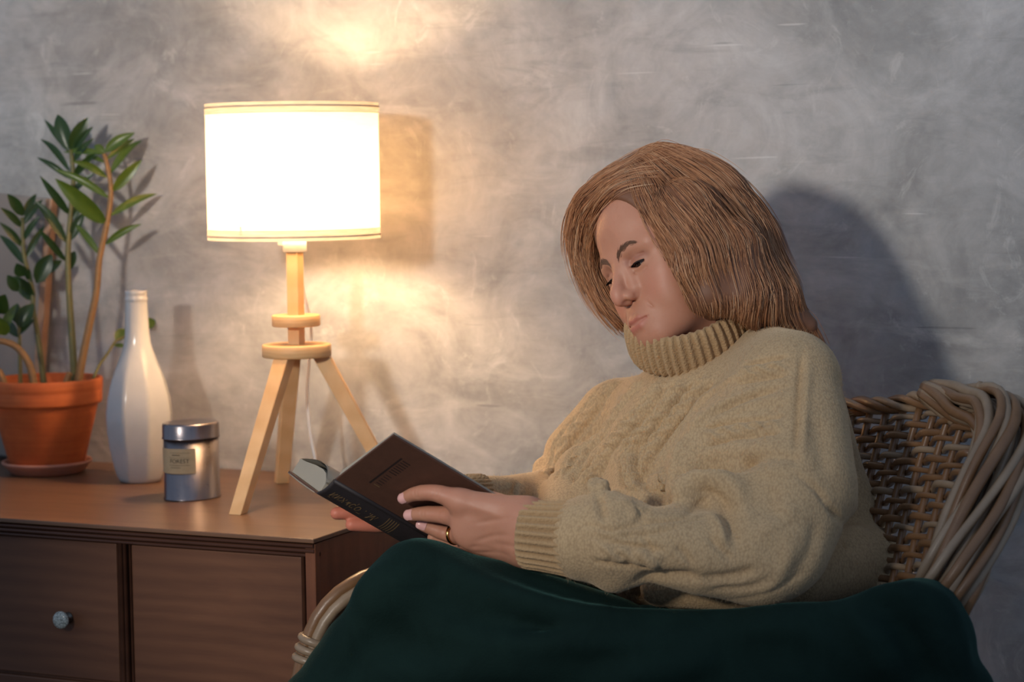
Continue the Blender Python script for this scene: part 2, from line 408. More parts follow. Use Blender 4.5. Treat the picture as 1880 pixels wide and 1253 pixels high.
for k, (z0, z1) in enumerate(((0.482, ZT-0.0275), (0.29, 0.478), (0.142, 0.286))):
    d = part('drawer', *bxyz(X0+0.03, DIV-0.0115, -0.5045, -0.497, z0, z1, 0.002), WOODF, dr, False)
    for kx in (-0.1935, -0.93):
        kz = 0.5655 if k == 0 else (z0+z1)/2
        # lathe about y: base rose, stem, round crackled face
        def yl(prof, n=28):
            P, Fq = lathe(prof, (0, 0, 0), n); return np.stack([P[:, 0]+kx, -0.5045-P[:, 2], P[:, 1]+kz], 1), Fq
        kn = part('knob', *yl([(0, 0.0), (0.008, 0.0), (0.008, 0.002), (0.0045, 0.004), (0.0042, 0.008), (0.0085, 0.0105), (0.0090, 0.0125), (0.0066, 0.0140)]), METALD, d)
        part('knob_face', *yl([(0.0090, 0.0135), (0.0116, 0.0150), (0.0122, 0.0178), (0.0112, 0.0202), (0.0060, 0.0215), (0.0001, 0.0218)]), KNOBM.m, kn, label='pale crackled ceramic knob face')
for sx in (X0+0.05, X1-0.05):
    for sy in (-0.46, -0.06):
        part('foot', *box((sx, sy, 0.05), (0.05, 0.05, 0.10), None, 0.004), WOODD, dr, False)

# ------------------------------------------------------------------ table lamp
LX, LY = (float(q) for q in ony(538, 314, -0.206)[:2]); BZ = ZT+0.401*1.17-0.011
PINE = wood('pale_beech', lin((214, 165, 112)), lin((232, 190, 140)), (2.2, 2.2, 0.5), 16, 0.5, 4, 0.08, 0.3, 0.25)
PINED = wood('pale_beech_disc', lin((208, 158, 104)), lin((230, 186, 134)), (1.2, 1.2, 5), 12, 0.5, 5, 0.08, 0.3, 0.25)
lamp = thing('table_lamp', 'wooden tripod table lamp with glowing white drum shade standing on the dresser', 'lamp', (LX, LY, ZT))
def lz(py): return float(ony(540, py, LY)[2])
def disc(name, py0, py1, r):
    z1, z0 = lz(py0), lz(py1)
    part(name, *lathe([(0.0005, z0), (r-0.0015, z0), (r, z0+0.0015), (r, z1-0.0015), (r-0.0015, z1), (0.0005, z1)], (LX, LY, 0), 64), PINED, lamp)
    return z0, z1
disc('disc', 578, 599, 0.0348); d0, d1 = disc('disc', 632, 655, 0.0498)
part('pole', *box((LX, LY, (lz(462)+d1)/2), (0.0185, 0.0185, lz(462)-d1+0.004), None, 0.0012), PINE, lamp, False)
feet = [onz(437, 944, ZT), onz(517, 887, ZT)]
c0 = np.array([LX, LY, ZT])
a = [math.atan2(f[1]-LY, f[0]-LX) for f in feet]
feet.append(c0+0.142*np.array([math.cos(math.radians(24)), math.sin(math.radians(24)), 0]))
for f in feet:
    f = np.array([f[0], f[1], ZT]); dv = unit(f-c0); top = np.array([LX, LY, d0])+dv*0.036
    side = np.array([-dv[1], dv[0], 0]); Vs = []
    for p, w, t in ((top, 0.0125, 0.0115), (f, 0.0098, 0.0095)):
        for s1, s2 in ((-1, -1), (1, -1), (1, 1), (-1, 1)): Vs.append(p+dv*s1*w+side*s2*t)
    bm = bmesh.new(); vv = [bm.verts.new(q) for q in Vs]
    for fc in ((3, 2, 1, 0), (4, 5, 6, 7), (0, 1, 5, 4), (1, 2, 6, 5), (2, 3, 7, 6), (3, 0, 4, 7)): bm.faces.new([vv[i] for i in fc])
    bmesh.ops.recalc_face_normals(bm, faces=bm.faces); bmesh.ops.bevel(bm, geom=list(bm.edges), offset=0.0012, segments=2, profile=0.5, affect='EDGES')
    bm.verts.index_update(); V = [v.co[:] for v in bm.verts]; F = [tuple(v.index for v in q.verts) for q in bm.faces]; bm.free()
    part('leg', V, F, PINE, lamp, False)
PLASTIC = NT('white_plastic').set(lin((232, 230, 226)), 0.4)
zs0, zs1 = lz(463), lz(440)
sk = part('socket', *joinm(lathe([(0.0005, zs0), (0.0155, zs0), (0.0172, zs0+0.0015), (0.0172, zs1+0.004), (0.0005, zs1+0.004)], (LX, LY, 0), 32), lathe([(0.0005, zs1), (0.0155, zs1), (0.0155, BZ-0.045), (0.0005, BZ-0.045)], (LX, LY, 0), 32)), PLASTIC, lamp)
sw = -_r0; part('switch', *box((LX+sw[0]*0.018, LY+sw[1]*0.018, zs1-0.004), (0.008, 0.012, 0.009), None, 0.001), PLASTIC, lamp, False)
# shade: thin linen drum with a turned hem at both rims
SR = 0.1232; SZ1, SZ0 = lz(190.5), lz(438.5)
LINEN = NT('lit_linen'); v = LINEN.coord('Object', (1, 1, 1))
wv = LINEN.noise(LINEN.coord('Object', (30, 30, 420)), 1.0, 3, 0.6); col = LINEN.mix(wv, lin((236, 222, 198)), lin((250, 242, 226)))
df = LINEN.node('ShaderNodeBsdfDiffuse'); tr = LINEN.node('ShaderNodeBsdfTranslucent'); mx = LINEN.node('ShaderNodeMixShader')
LINEN.link(col, df.inputs['Color']); LINEN.link(LINEN.mix(1.0, col, (1.0, 0.90, 0.74), 'MULTIPLY'), tr.inputs['Color']); mx.inputs[0].default_value = 0.38
LINEN.link(df.outputs[0], mx.inputs[1]); LINEN.link(tr.outputs[0], mx.inputs[2]); LINEN.link(mx.outputs[0], LINEN.out.inputs['Surface'])
HEM = NT('linen_hem'); col = HEM.ramp(HEM.noise(HEM.coord('Object', (30, 30, 420)), 1.0, 3, 0.6), [(0.2, lin((206, 186, 158))), (0.8, lin((236, 222, 200)))])
df = HEM.node('ShaderNodeBsdfDiffuse'); tr = HEM.node('ShaderNodeBsdfTranslucent'); mx = HEM.node('ShaderNodeMixShader')
HEM.link(col, df.inputs['Color']); HEM.link(col, tr.inputs['Color']); mx.inputs[0].default_value = 0.16
HEM.link(df.outputs[0], mx.inputs[1]); HEM.link(tr.outputs[0], mx.inputs[2]); HEM.link(mx.outputs[0], HEM.out.inputs['Surface'])
HB = 0.0150
shade = part('lamp_shade', *lathe([(SR, SZ0+HB*0.97), (SR, (SZ0+SZ1)/2), (SR, SZ1-HB*0.97)], (LX, LY, 0), 96), LINEN.m, lamp, label='white linen drum shade lit from inside')
for z0, z1 in ((SZ0, SZ0+HB), (SZ1-HB, SZ1)):
    part('hem', *lathe([(SR+0.0006, z0), (SR+0.0006, z1)], (LX, LY, 0), 96), HEM.m, shade)
    zm = z0+HB*0.38 if z0 > BZ else z0+HB*0.62
    zm = (z1-0.0055) if z0 > BZ else (z0+0.0055)
    part('seam', *lathe([(SR+0.0010, zm-0.0014), (SR+0.0019, zm), (SR+0.0010, zm+0.0014)], (LX, LY, 0), 96), HEM.m, shade)
STEEL = NT('white_wire').set(lin((210, 208, 200)), 0.4)
for k in range(3):
    an = k*2*math.pi/3+0.4; part('shade_arm', *tube([np.array([LX, LY, zs1+0.012])+0.016*np.array([math.cos(an), math.sin(an), 0]), np.array([LX, LY, SZ0+0.02])+SR*np.array([math.cos(an), math.sin(an), 0])], 0.0012, 6), STEEL, lamp)
BULB = NT('warm_bulb'); em = BULB.node('ShaderNodeEmission'); em.inputs['Color'].default_value = (1.0, 0.665, 0.37, 1); em.inputs['Strength'].default_value = 262.0
BULB.link(em.outputs[0], BULB.out.inputs['Surface'])
part('bulb', *lathe([(0.0003, BZ-0.036), (0.013, BZ-0.034), (0.022, BZ-0.025), (0.0275, BZ-0.011), (0.028, BZ+0.002), (0.024, BZ+0.018), (0.013, BZ+0.030), (0.0003, BZ+0.034)], (LX, LY, 0), 20), BULB.m, lamp)
cb = [ony(548, 470, LY+0.02), ony(556, 528, LY+0.045), ony(571, 600, LY+0.070), ony(568, 660, LY+0.085), ony(564, 720, LY+0.09), ony(569, 790, LY+0.095), ony(578, 838, LY+0.10)]
e0 = onz(592, 856, ZT+0.003)
cb += [ony(588, 862, LY+0.105), np.array([0.05, -0.095, ZT+0.0035]), np.array([0.14, -0.06, ZT+0.0035]), np.array([0.185, -0.025, ZT+0.0035])]
cb[7][2] = max(cb[7][2], ZT+0.012)
part('power_cord', *tube(spline(cb, 60), 0.0024, 8), PLASTIC, lamp)

# ------------------------------------------------------------------ leaning canvas behind the plant
CANV = NT('bare_canvas'); CANV.set(CANV.ramp(CANV.noise(CANV.coord('Object'), 5, 4, 0.6), [(0.3, lin((132, 122, 116))), (0.7, lin((152, 142, 134)))]), 0.85)
cv = thing('stretched_canvas', 'grey canvas with pale wooden edge leaning on the wall behind the plant', 'canvas', (-0.70, -0.03, ZT))
cb0, ct0 = onz(62, 846, ZT), ony(101, 366, -0.012)
cb0 = np.array([ony(66, 840, -0.030)[0], -0.030, ZT+0.001]); up = unit(ct0-cb0); Lh = np.linalg.norm(ct0-cb0); wx = np.array([1.0, 0, 0]); nrm = unit(np.cross(wx, up)); wx = np.cross(up, nrm)
AX = np.array([wx, nrm, up])
part('canvas_face', *box(cb0+up*Lh/2-wx*0.20, (0.374, 0.012, Lh), AX, 0.0015), CANV.m, cv, False)
part('edge_strip', *box(cb0+up*Lh/2-wx*0.0062+nrm*(-0.0005), (0.0124, 0.016, Lh), AX, 0.001), wood('raw_strip', lin((172, 130, 100)), lin((196, 154, 122)), (1, 1, 1), 6, 0.6), cv, False)

# ------------------------------------------------------------------ potted plant and saucer
PC = np.array([-0.497, -0.131, ZT])
TERRA = NT('terracotta'); n1 = TERRA.noise(TERRA.coord('Object'), 26, 5, 0.6); n2 = TERRA.noise(TERRA.coord('Object', (1, 1, 30)), 9, 3, 0.5)
TERRA.set(TERRA.ramp(TERRA.math('ADD', TERRA.math('MULTIPLY', n1, 0.6), TERRA.math('MULTIPLY', n2, 0.4)), [(0.3, lin((176, 84, 36))), (0.7, lin((206, 108, 52)))]), 0.72, TERRA.bump(n1, 0.1, 0.001))
SAUC = NT('pale_terracotta'); SAUC.set(SAUC.mix(SAUC.noise(SAUC.coord('Object'), 40, 4, 0.6), lin((178, 116, 92)), lin((204, 146, 122))), 0.6)
sau = tag(obj('plant_saucer', mesh_np('plant_saucer', *lathe([(0.0005, 0.001), (0.052, 0.0), (0.058, 0.003), (0.0665, 0.014), (0.0695, 0.016), (0.0705, 0.0185), (0.0690, 0.0205), (0.0655, 0.0195), (0.058, 0.0085), (0.052, 0.0055), (0.0005, 0.0055)], (0, 0, 0), 64)), SAUC), 'shallow terracotta saucer under the plant pot', 'saucer')
sau.location = PC
pl = thing('potted_plant', 'glossy green leafy houseplant in an orange terracotta pot on the dresser', 'plant', (PC[0], PC[1], ZT+0.0058))
PZ = ZT+0.0058; RZ = float(ony(88, 694, PC[1])[2])                 # rim height
H = RZ-PZ
pot = part('pot', *lathe([(0.0005, 0.0), (0.055, 0.0), (0.0565, 0.002), (0.0815, H-0.042), (0.0822, H-0.0405), (0.0870, H-0.0395), (0.0878, H-0.036), (0.0888, H-0.020), (0.0885, H-0.0185), (0.0895, H-0.016), (0.0900, H-0.004), (0.0885, H-0.0005), (0.0850, H), (0.0832, H-0.002), (0.0800, H-0.045), (0.0575, 0.012), (0.0005, 0.012)], (PC[0], PC[1], PZ), 80), TERRA.m, pl)
SOIL = NT('potting_soil'); SOIL.set(SOIL.ramp(SOIL.noise(SOIL.coord('Object'), 120, 5, 0.7), [(0.3, lin((38, 28, 24))), (0.7, lin((84, 62, 50)))]), 0.95, SOIL.bump(SOIL.noise(SOIL.coord('Object'), 150, 4), 0.8, 0.004))
part('soil', *lathe([(0.0005, H-0.021), (0.03, H-0.019), (0.06, H-0.022), (0.0805, H-0.023)], (PC[0], PC[1], PZ), 40), SOIL.m, pl)
STEMG = NT('green_stem'); STEMG.set(STEMG.mix(STEMG.noise(STEMG.coord('Object', (1, 1, 4)), 18, 4, 0.6), lin((92, 92, 56)), lin((128, 116, 62))), 0.5)
STEMB = NT('woody_stem'); STEMB.set(STEMB.mix(STEMB.noise(STEMB.coord('Object', (1, 1, 4)), 22, 4, 0.6), lin((124, 92, 58)), lin((168, 124, 72))), 0.55)
def leafmat(name, a, b):
    t = NT(name); t.set(t.mix(t.noise(t.coord('Object'), 30, 3, 0.5), lin(a), lin(b)), 0.32, Specular_IOR_Level=0.5)
    t.b.inputs['Subsurface Weight'].default_value = 0.0; t.b.inputs['Transmission Weight'].default_value = 0.0
    tr = t.node('ShaderNodeBsdfTranslucent'); tr.inputs['Color'].default_value = (*lin((120, 150, 30)), 1); mx = t.node('ShaderNodeMixShader'); mx.inputs[0].default_value = 0.16
    t.link(t.b.outputs[0], mx.inputs[1]); t.link(tr.outputs[0], mx.inputs[2]); t.link(mx.outputs[0], t.out.inputs['Surface']); return t.m
LEAFD = leafmat('shaded_leaf', (26, 48, 28), (42, 70, 36)); LEAFL = leafmat('lit_leaf', (62, 86, 28), (92, 112, 38))  # lit and shaded greens of one plant: light painted into the leaf colour
ZP = float((PC-CAM)@CF)
def z1(x, y): return x/2.983, 180+y/2.983
def z2(x, y): return x/2.848, 520+y/2.848
def leaf(stem, a, b, w, dza, dzb, mat, bend=0.12):
    """one leaf blade from its stalk a to its tip b (pixels), folded along the midrib and arched"""
    A, B = at(*a, ZP+dza), at(*b, ZP+dzb); L = np.linalg.norm(B-A); T = (B-A)/L
    wm = w/2.983/FPX*ZP*0.5
    tilt = RNG.uniform(-0.5, 0.5); S = unit(np.cross(T, -CF+0.5*CU*tilt+0.35*CR*RNG.uniform(-1, 1))); U = np.cross(S, T)
    n = 9; Vv = []; Fv = []
    for i in range(n):
        t = i/(n-1); wid = wm*(math.sin(math.pi*min(1, t**0.80*0.985+0.015)))**0.75*(1.0 if t < 0.5 else 1-0.25*(t-0.5))
        if t < 0.08: wid = max(wid*0.35, 0.0009)
        c = A+T*(t*L)+CU*(bend*L*math.sin(math.pi*t))+U*(0.05*L*math.sin(math.pi*t))
        for s in (-1, -0.5, 0, 0.5, 1): Vv.append(c+S*(s*wid)+U*(abs(s)*0.34*wid))
    for i in range(n-1):
        for j in range(4): q = i*5+j; Fv.append((q, q+1, q+6, q+5))
    return part('leaf', Vv, Fv, mat, stem)
def stem(pts, dz, r0, r1, mat):
    P = spline([at(x, y, ZP+d) for (x, y), d in zip(pts, dz)], 26)
    return part('stem', *tube(P, np.linspace(r0, r1, 26), 8), mat, pl)
def leaves(st, rows, mat, d0, conv=z1):
    for (a, b, w) in rows:
        side = RNG.uniform(-0.03, 0.03); leaf(st, conv(*a), conv(*b), w, d0, d0+side, mat, RNG.uniform(0.02, 0.09))
s2 = stem([z2(393, 560), z2(378, 300), z2(362, 60), z1(372, 860), z1(388, 620), z1(402, 450), z1(388, 285)], [0.0]*7, 0.0062, 0.0034, STEMG)
leaves(s2, [((375, 285), (315, 90), 88), ((385, 285), (485, 105), 74), ((372, 288), (243, 118), 36), ((405, 290), (512, 155), 38), ((380, 400), (220, 225), 38), ((405, 345), (515, 220), 42), ((405, 430), (525, 300), 44), ((388, 445), (200, 325), 34), ((382, 640), (217, 425), 48), ((398, 520), (520, 410), 38), ((365, 795), (185, 560), 54), ((392, 670), (470, 555), 44), ((388, 780), (465, 625), 54), ((362, 895), (205, 710), 42), ((375, 950), (410, 838), 58)], LEAFD, 0.0)
s3 = stem([z2(402, 565), z2(430, 400), z2(470, 210), z2(505, 40), z1(545, 880), z1(588, 680), z1(608, 510), z1(596, 410), z1(570, 305)], [-0.02]*9, 0.0068, 0.0036, STEMB)
leaves(s3, [((575, 300), (515, 262), 46), ((575, 295), (740, 190), 62), ((568, 305), (345, 298), 36), ((585, 335), (738, 224), 36), ((603, 415), (780, 232), 46), ((585, 435), (390, 345), 42), ((572, 352), (465, 320), 26), ((618, 510), (780, 335), 62), ((600, 550), (295, 390), 44), ((585, 690), (300, 440), 104), ((605, 645), (862, 525), 44), ((552, 865), (400, 680), 38), ((580, 800), (778, 690), 40)], LEAFL, -0.02)
s1 = stem([z2(232, 560), z2(215, 400), z2(190, 230), z2(172, 130), z1(180, 1060), z1(152, 950), z1(128, 830), z1(122, 655)], [0.03]*8, 0.0050, 0.0030, STEMG)
leaves(s1, [((125, 645), (40, 525), 62), ((125, 645), (200, 525), 42), ((118, 708), (0, 600), 42), ((126, 695), (235, 555), 42), ((122, 815), (-5, 680), 42), ((130, 780), (225, 640), 38), ((138, 915), (-5, 750), 46), ((140, 880), (245, 700), 38), ((185, 1110), (75, 975), 80), ((200, 1015), (285, 855), 92), ((245, 965), (340, 890), 52), ((140, 975), (90, 905), 84), ((165, 1010), (165, 940), 54)], LEAFD, 0.03)
s4 = stem([z2(108, 560), z2(104, 400), z2(102, 300), z2(98, 210)], [-0.01]*4, 0.0036, 0.0024, STEMG)
leaves(s4, [((98, 1258), (185, 1125), 88), ((95, 1060), (40, 970), 62), ((90, 1235), (96, 1125), 62), ((98, 1300), (190, 1215), 52), ((98, 1310), (20, 1225), 54)], LEAFD, -0.012)
s5 = stem([z2(180, 560), z2(170, 490), z2(148, 415), z2(92, 340), z2(30, 308), z2(-40, 300)], [-0.045]*6, 0.0062, 0.0050, STEMB)
leaves(s5, [((20, 1290), (95, 1125), 60), ((30, 1300), (-5, 1200), 80)], LEAFL, -0.05)
s6 = stem([z2(24, 570), z2(16, 510), z2(-4, 465), z2(-50, 420)], [-0.05]*4, 0.0056, 0.0048, STEMB)
leaves(s6, [((-10, 1180), (30, 1075), 100), ((-60, 1240), (-10, 1150), 70)], LEAFD, -0.05)
s7 = stem([z2(488, 500), z2(520, 430), z2(565, 365), z2(602, 308), z2(640, 285), z2(700, 262), z2(752, 228)], [-0.03, -0.02, 0, 0.02, 0.03, 0.035, 0.04], 0.0026, 0.0014, STEMG)
leaves(s7, [((606, 306), (672, 244), 68), ((596, 325), (680, 336), 24), ((745, 232), (812, 196), 66)], LEAFL, 0.03, z2)
s8 = stem([z2(345, 540), z2(352, 505), z2(366, 468)], [-0.03]*3, 0.0062, 0.0048, STEMB)

# ------------------------------------------------------------------ faceted bottle
BC = onz(259, 884, ZT)
ZB = float((BC-CAM)@CF); pm = FPX/ZB
prof = [(1085, 196), (1078, 222), (1060, 244), (1000, 284), (900, 326), (800, 350), (720, 354), (650, 336), (600, 314), (550, 284), (500, 246), (450, 200), (400, 160), (350, 136), (300, 126), (240, 120), (200, 117), (150, 114), (141, 114), (136, 120), (124, 120), (118, 113), (108, 112), (100, 118), (90, 118), (85, 112)]
n = 64; Vb = []; offs = math.radians(4.7)
zz = [(1085-y)/2.848/pm for y, w in prof]; rr = [w/2/2.848/pm for y, w in prof]
for z, r in zip(zz, rr):
    f = float(np.clip((0.205-z)/0.06, 0, 1)); f = f*f*(3-2*f)*float(np.clip(z/0.006+0.3, 0, 1))
    for j in range(n):
        an = j*2*math.pi/n; q = ((an-offs) % (math.pi/4))-math.pi/8
        oc = 0.938/math.cos(q); oc = min(oc, 1.010)
        R = r*(1+(oc-1)*f); Vb.append((R*math.cos(an), R*math.sin(an), z))
m = len(prof); Fb = [(i*n+j, i*n+(j+1) % n, (i+1)*n+(j+1) % n, (i+1)*n+j) for i in range(m-1) for j in range(n)]
k = len(Vb); zt_ = zz[-1]; rt = rr[-1]
for rad, z in ((rt-0.004, zt_), (rt-0.005, zt_-0.03), (0.0005, zt_-0.03)):
    for j in range(n): an = j*2*math.pi/n; Vb.append((rad*math.cos(an), rad*math.sin(an), z))
rows = [m-1]+[m, m+1, m+2]
for a_, b_ in zip(rows[:-1], rows[1:]):
    Fb += [(a_*n+j, a_*n+(j+1) % n, b_*n+(j+1) % n, b_*n+j) for j in range(n)]
Fb.append(tuple(range(n-1, -1, -1)))
GLAZE = NT('white_glaze'); GLAZE.set(GLAZE.mix(GLAZE.noise(GLAZE.coord('Object'), 40, 3), lin((178, 177, 176)), lin((194, 192, 190))), 0.16, GLAZE.bump(GLAZE.noise(GLAZE.coord('Object'), 60, 2), 0.06, 0.002), Specular_IOR_Level=0.55)
bo = tag(obj('ceramic_bottle', mesh_np('ceramic_bottle', Vb, Fb), GLAZE.m), 'tall white glazed faceted bottle standing between the plant and the tin', 'bottle')
bo.location = BC

# ------------------------------------------------------------------ oval tin
TC = onz(353.5, 914, ZT); TA, TB, TR, TH = 0.0425, 0.0350, math.radians(24+45), 0.1105
def oval(a, b, z, n=72):
    t = np.arange(n)*2*math.pi/n; x, y = a*np.cos(t), b*np.sin(t)
    return np.stack([x*math.cos(TR)-y*math.sin(TR), x*math.sin(TR)+y*math.cos(TR), np.full(n, z)], 1)
def oval_loft(rows, n=72):
    V = np.concatenate([oval(TA+d, TB+d, z, n) for d, z in rows])+TC
    F = [(i*n+j, i*n+(j+1) % n, (i+1)*n+(j+1) % n, (i+1)*n+j) for i in range(len(rows)-1) for j in range(n)]
    F += [tuple(range(n-1, -1, -1)), tuple((len(rows)-1)*n+j for j in range(n))]
    return V, F
TIN = NT('brushed_tinplate'); v = TIN.coord('Object', (1, 1, 0.12)); n1 = TIN.noise(v, 60, 4, 0.6); n2 = TIN.noise(TIN.coord('Object'), 130, 4, 0.7)
TIN.set(TIN.mix(n1, lin((112, 104, 108)), lin((160, 152, 152))), TIN.math('ADD', TIN.math('MULTIPLY', n2, 0.22), 0.20), Metallic=1.0)
tin = thing('oval_tin', 'small oval metal tin with paper label beside the lamp foot', 'tin', tuple(TC))
part('tin_body', *oval_loft([(-0.002, 0.0), (0.0008, 0.0006), (0.0008, 0.002), (-0.0002, 0.0028), (-0.0002, TH-0.022)]), TIN.m, tin)
part('tin_lid', *oval_loft([(0.0002, TH-0.0225), (0.0016, TH-0.0225), (0.0018, TH-0.0215), (0.0010, TH-0.0205), (0.0008, TH-0.004), (0.0, TH-0.0012), (-0.003, TH), (-0.012, TH-0.0008), (-0.028, TH-0.001)]), TIN.m, tin)
def on_tin(s, z, d):
    """point on the tin wall: s = angle on the oval, z = height, d = distance off the wall"""
    x, y = (TA+d)*np.cos(s), (TB+d)*np.sin(s)
    return np.stack([x*math.cos(TR)-y*math.sin(TR)+TC[0], x*math.sin(TR)+y*math.cos(TR)+TC[1], z+TC[2]+0*x], -1)
# angle range of the label: find the oval angles that are seen at its left and right ends
ts = np.linspace(0, 2*math.pi, 2000); pp = proj(on_tin(ts, 0.05*np.ones_like(ts), 0)); front = pp[:, 2] < pp[:, 2].mean()
def t_at(px): q = np.where(front, np.abs(pp[:, 0]-px), 1e9); return ts[int(np.argmin(q))]
tR, tL = t_at(359.5), t_at(304.0)
if tL > tR: tL -= 2*math.pi
tL -= 0.35; zlo, zhi = 0.0355, 0.0800
zlo, zhi = 0.040, 0.0758
PAPER = NT('kraft_label'); PAPER.set(PAPER.mix(PAPER.noise(PAPER.coord('Object'), 90, 4, 0.6), lin((158, 136, 104)), lin((180, 158, 124))), 0.8)
INK = NT('brown_ink').set(lin((70, 56, 44)), 0.8)
ss = np.linspace(tL, tR, 16); V = np.concatenate([on_tin(ss, np.full(16, z), 0.0006) for z in (zlo, zhi)]); F = [(i, i+1, 17+i, 16+i) for i in range(15)]
lab = part('label', V, F, PAPER.m, tin, label='tan paper label with printed lettering')
def text_mesh(txt, size=1.0, shear=0.0):
    cu = bpy.data.curves.new('lettering', 'FONT'); cu.body = txt; cu.size = size; cu.shear = shear; cu.align_x = 'CENTER'; cu.align_y = 'CENTER'; cu.resolution_u = 3
    o = bpy.data.objects.new('lettering', cu); COL.objects.link(o); dg = bpy.context.evaluated_depsgraph_get(); dg.update()
    me = bpy.data.meshes.new_from_object(o.evaluated_get(dg)); V = np.array([v.co[:] for v in me.vertices]); F = [tuple(p.vertices) for p in me.polygons]
    bpy.data.objects.remove(o); bpy.data.meshes.remove(me); bpy.data.curves.remove(cu); return V, F
sm = (tL+0.35+tR)/2; arc = np.linalg.norm(on_tin(np.array([tR]), np.array([0.05]), 0)-on_tin(np.array([sm]), np.array([0.05]), 0))/(tR-sm)
for txt, size, sh, zc in (('FOREST', 0.0085, 0.0, 0.0578), ('Tea of the', 0.0042, 0.3, 0.0680), ('loose leaf tea', 0.0028, 0.0, 0.0520), ('100 g', 0.0028, 0.0, 0.0478)):
    if txt != 'FOREST': continue
    tv, tf = text_mesh(txt, size, sh); part('lettering', on_tin(sm+0.06+tv[:, 0]/arc, zc+tv[:, 1], 0.0009), tf, INK, lab, False)
for zc, a_, b_, hh in ((0.0700, -0.30, 0.46, 0.0004), (0.0668, -0.22, 0.10, 0.0011), (0.0630, -0.34, 0.46, 0.0003), (0.0522, -0.36, 0.46, 0.0005), (0.0488, -0.30, 0.12, 0.0006)):
    q = np.linspace(sm+a_, sm+b_, 10); V = np.concatenate([on_tin(q, np.full(10, zc-hh/2), 0.0009), on_tin(q, np.full(10, zc+hh/2), 0.0009)])
    part('printed_line', V, [(i, i+1, 11+i, 10+i) for i in range(9)], INK, lab, False)

# ------------------------------------------------------------------ open book
HB1 = at(612, 884, 2.43)                                  # head end of the near hinge
ES = unit(camdir(0.76, -0.49, -0.42))                     # spine, head -> tail
D1 = unit(camdir(0.642, 0.496, 0.583)-ES*np.dot(camdir(0.642, 0.496, 0.583), ES)); N1 = np.cross(ES, D1)       # near cover, outward normal (to the camera)
D2 = unit(camdir(-0.396, 0.166, -0.905)-ES*np.dot(camdir(-0.396, 0.166, -0.905), ES)); N2 = -np.cross(ES, D2)     # far cover, outward normal
if np.dot(N1, CF) > 0: N1 = -N1
HB2 = HB1+camdir(-33, -25, -30.6)/1600
BL, BW = 0.172, 0.112
LEATHER = NT('brown_bookcloth'); n1 = LEATHER.noise(LEATHER.coord('Object'), 70, 5, 0.7); LEATHER.set(LEATHER.mix(n1, lin((72, 46, 34)), lin((98, 64, 48))), 0.62, LEATHER.bump(LEATHER.noise(LEATHER.coord('Object'), 500, 3), 0.25, 0.0006))
SPINEM = NT('dark_spine_cloth'); SPINEM.set(SPINEM.mix(SPINEM.noise(SPINEM.coord('Object'), 80, 4, 0.7), lin((34, 29, 30)), lin((50, 42, 42))), 0.6)
GILT = NT('worn_gilt').set(lin((140, 112, 78)), 0.45, Metallic=0.4)
PAGES = NT('page_edges'); pw = PAGES.noise(PAGES.coord('Object', (1, 1, 1)), 8, 2); PAGES.set(PAGES.mix(pw, lin((148, 140, 126)), lin((184, 172, 152))), 0.85)
book = thing('book', 'old dark brown hardback book held open in both hands', 'book', tuple((HB1+HB2)/2+ES*BL/2))
AX1 = np.array([ES, D1, N1]); AX2 = np.array([ES, D2, N2])
cov = part('cover', *box(HB1+ES*BL/2+D1*(BW/2+0.001)-N1*0.0012, (BL, BW-0.002, 0.0028), AX1, 0.0008), LEATHER, book, False, 'brown cloth cover with stamped ornament')
part('cover', *box(HB2+ES*BL/2+D2*BW/2-N2*0.0012, (BL, BW, 0.0028), AX2, 0.0008), LEATHER, book, False)
# rounded spine between the two hinges, with raised joints and gilt bands
SW = HB2-HB1; SN = unit(np.cross(SW, ES)); SN = SN if np.dot(SN, CF) < 0 else -SN
def spine_pt(u, s, off=0.0):
    """u 0..1 across the spine (near -> far), s metres from the head end"""
    u = np.asarray(u, float); b = np.sin(np.pi*np.clip(u, 0, 1))
    return HB1+SW*u[..., None]+SN*((0.0040*b+off)[..., None])+ES*np.asarray(s, float)[..., None]
uu = np.linspace(0, 1, 13); V = []
for s_ in (0.0, 0.004, BL-0.004, BL):
    V += list(spine_pt(uu, np.full(13, s_), 0.0))
for s_ in (BL, 0.0): V += list(spine_pt(uu, np.full(13, s_), -0.0028))
F = [(r*13+i, r*13+i+1, (r+1)*13+i+1, (r+1)*13+i) for r in range(5) for i in range(12)]+[(5*13+i, 5*13+i+1, i+1, i) for i in range(12)]
sp = part('spine', V, F, SPINEM, book, True, 'near-black spine with faded gilt script')
part('joint', *tube(spline([HB1+D1*0.002+N1*0.0006, HB1+D1*0.002+N1*0.0006+ES*BL], 4), 0.0028, 8), SPINEM, book)
for s_ in (0.086, 0.0895, 0.093, 0.0965, 0.100):
    q = np.linspace(0.14, 0.86, 8); V = np.concatenate([spine_pt(q, np.full(8, s_-0.0006), 0.0002), spine_pt(q, np.full(8, s_+0.0006), 0.0002)])
    part('gilt_band', V, [(i, i+1, 9+i, 8+i) for i in range(7)], GILT, sp, False)
tv, tf = text_mesh('М. Горький', 0.0165, 0.35)
w_ = tv[:, 0].max()-tv[:, 0].min(); tv[:, 0] *= 0.066/w_
part('lettering', spine_pt(0.50+tv[:, 1]/np.linalg.norm(SW), 0.043-tv[:, 0], 0.0003), tf, GILT, sp, False)
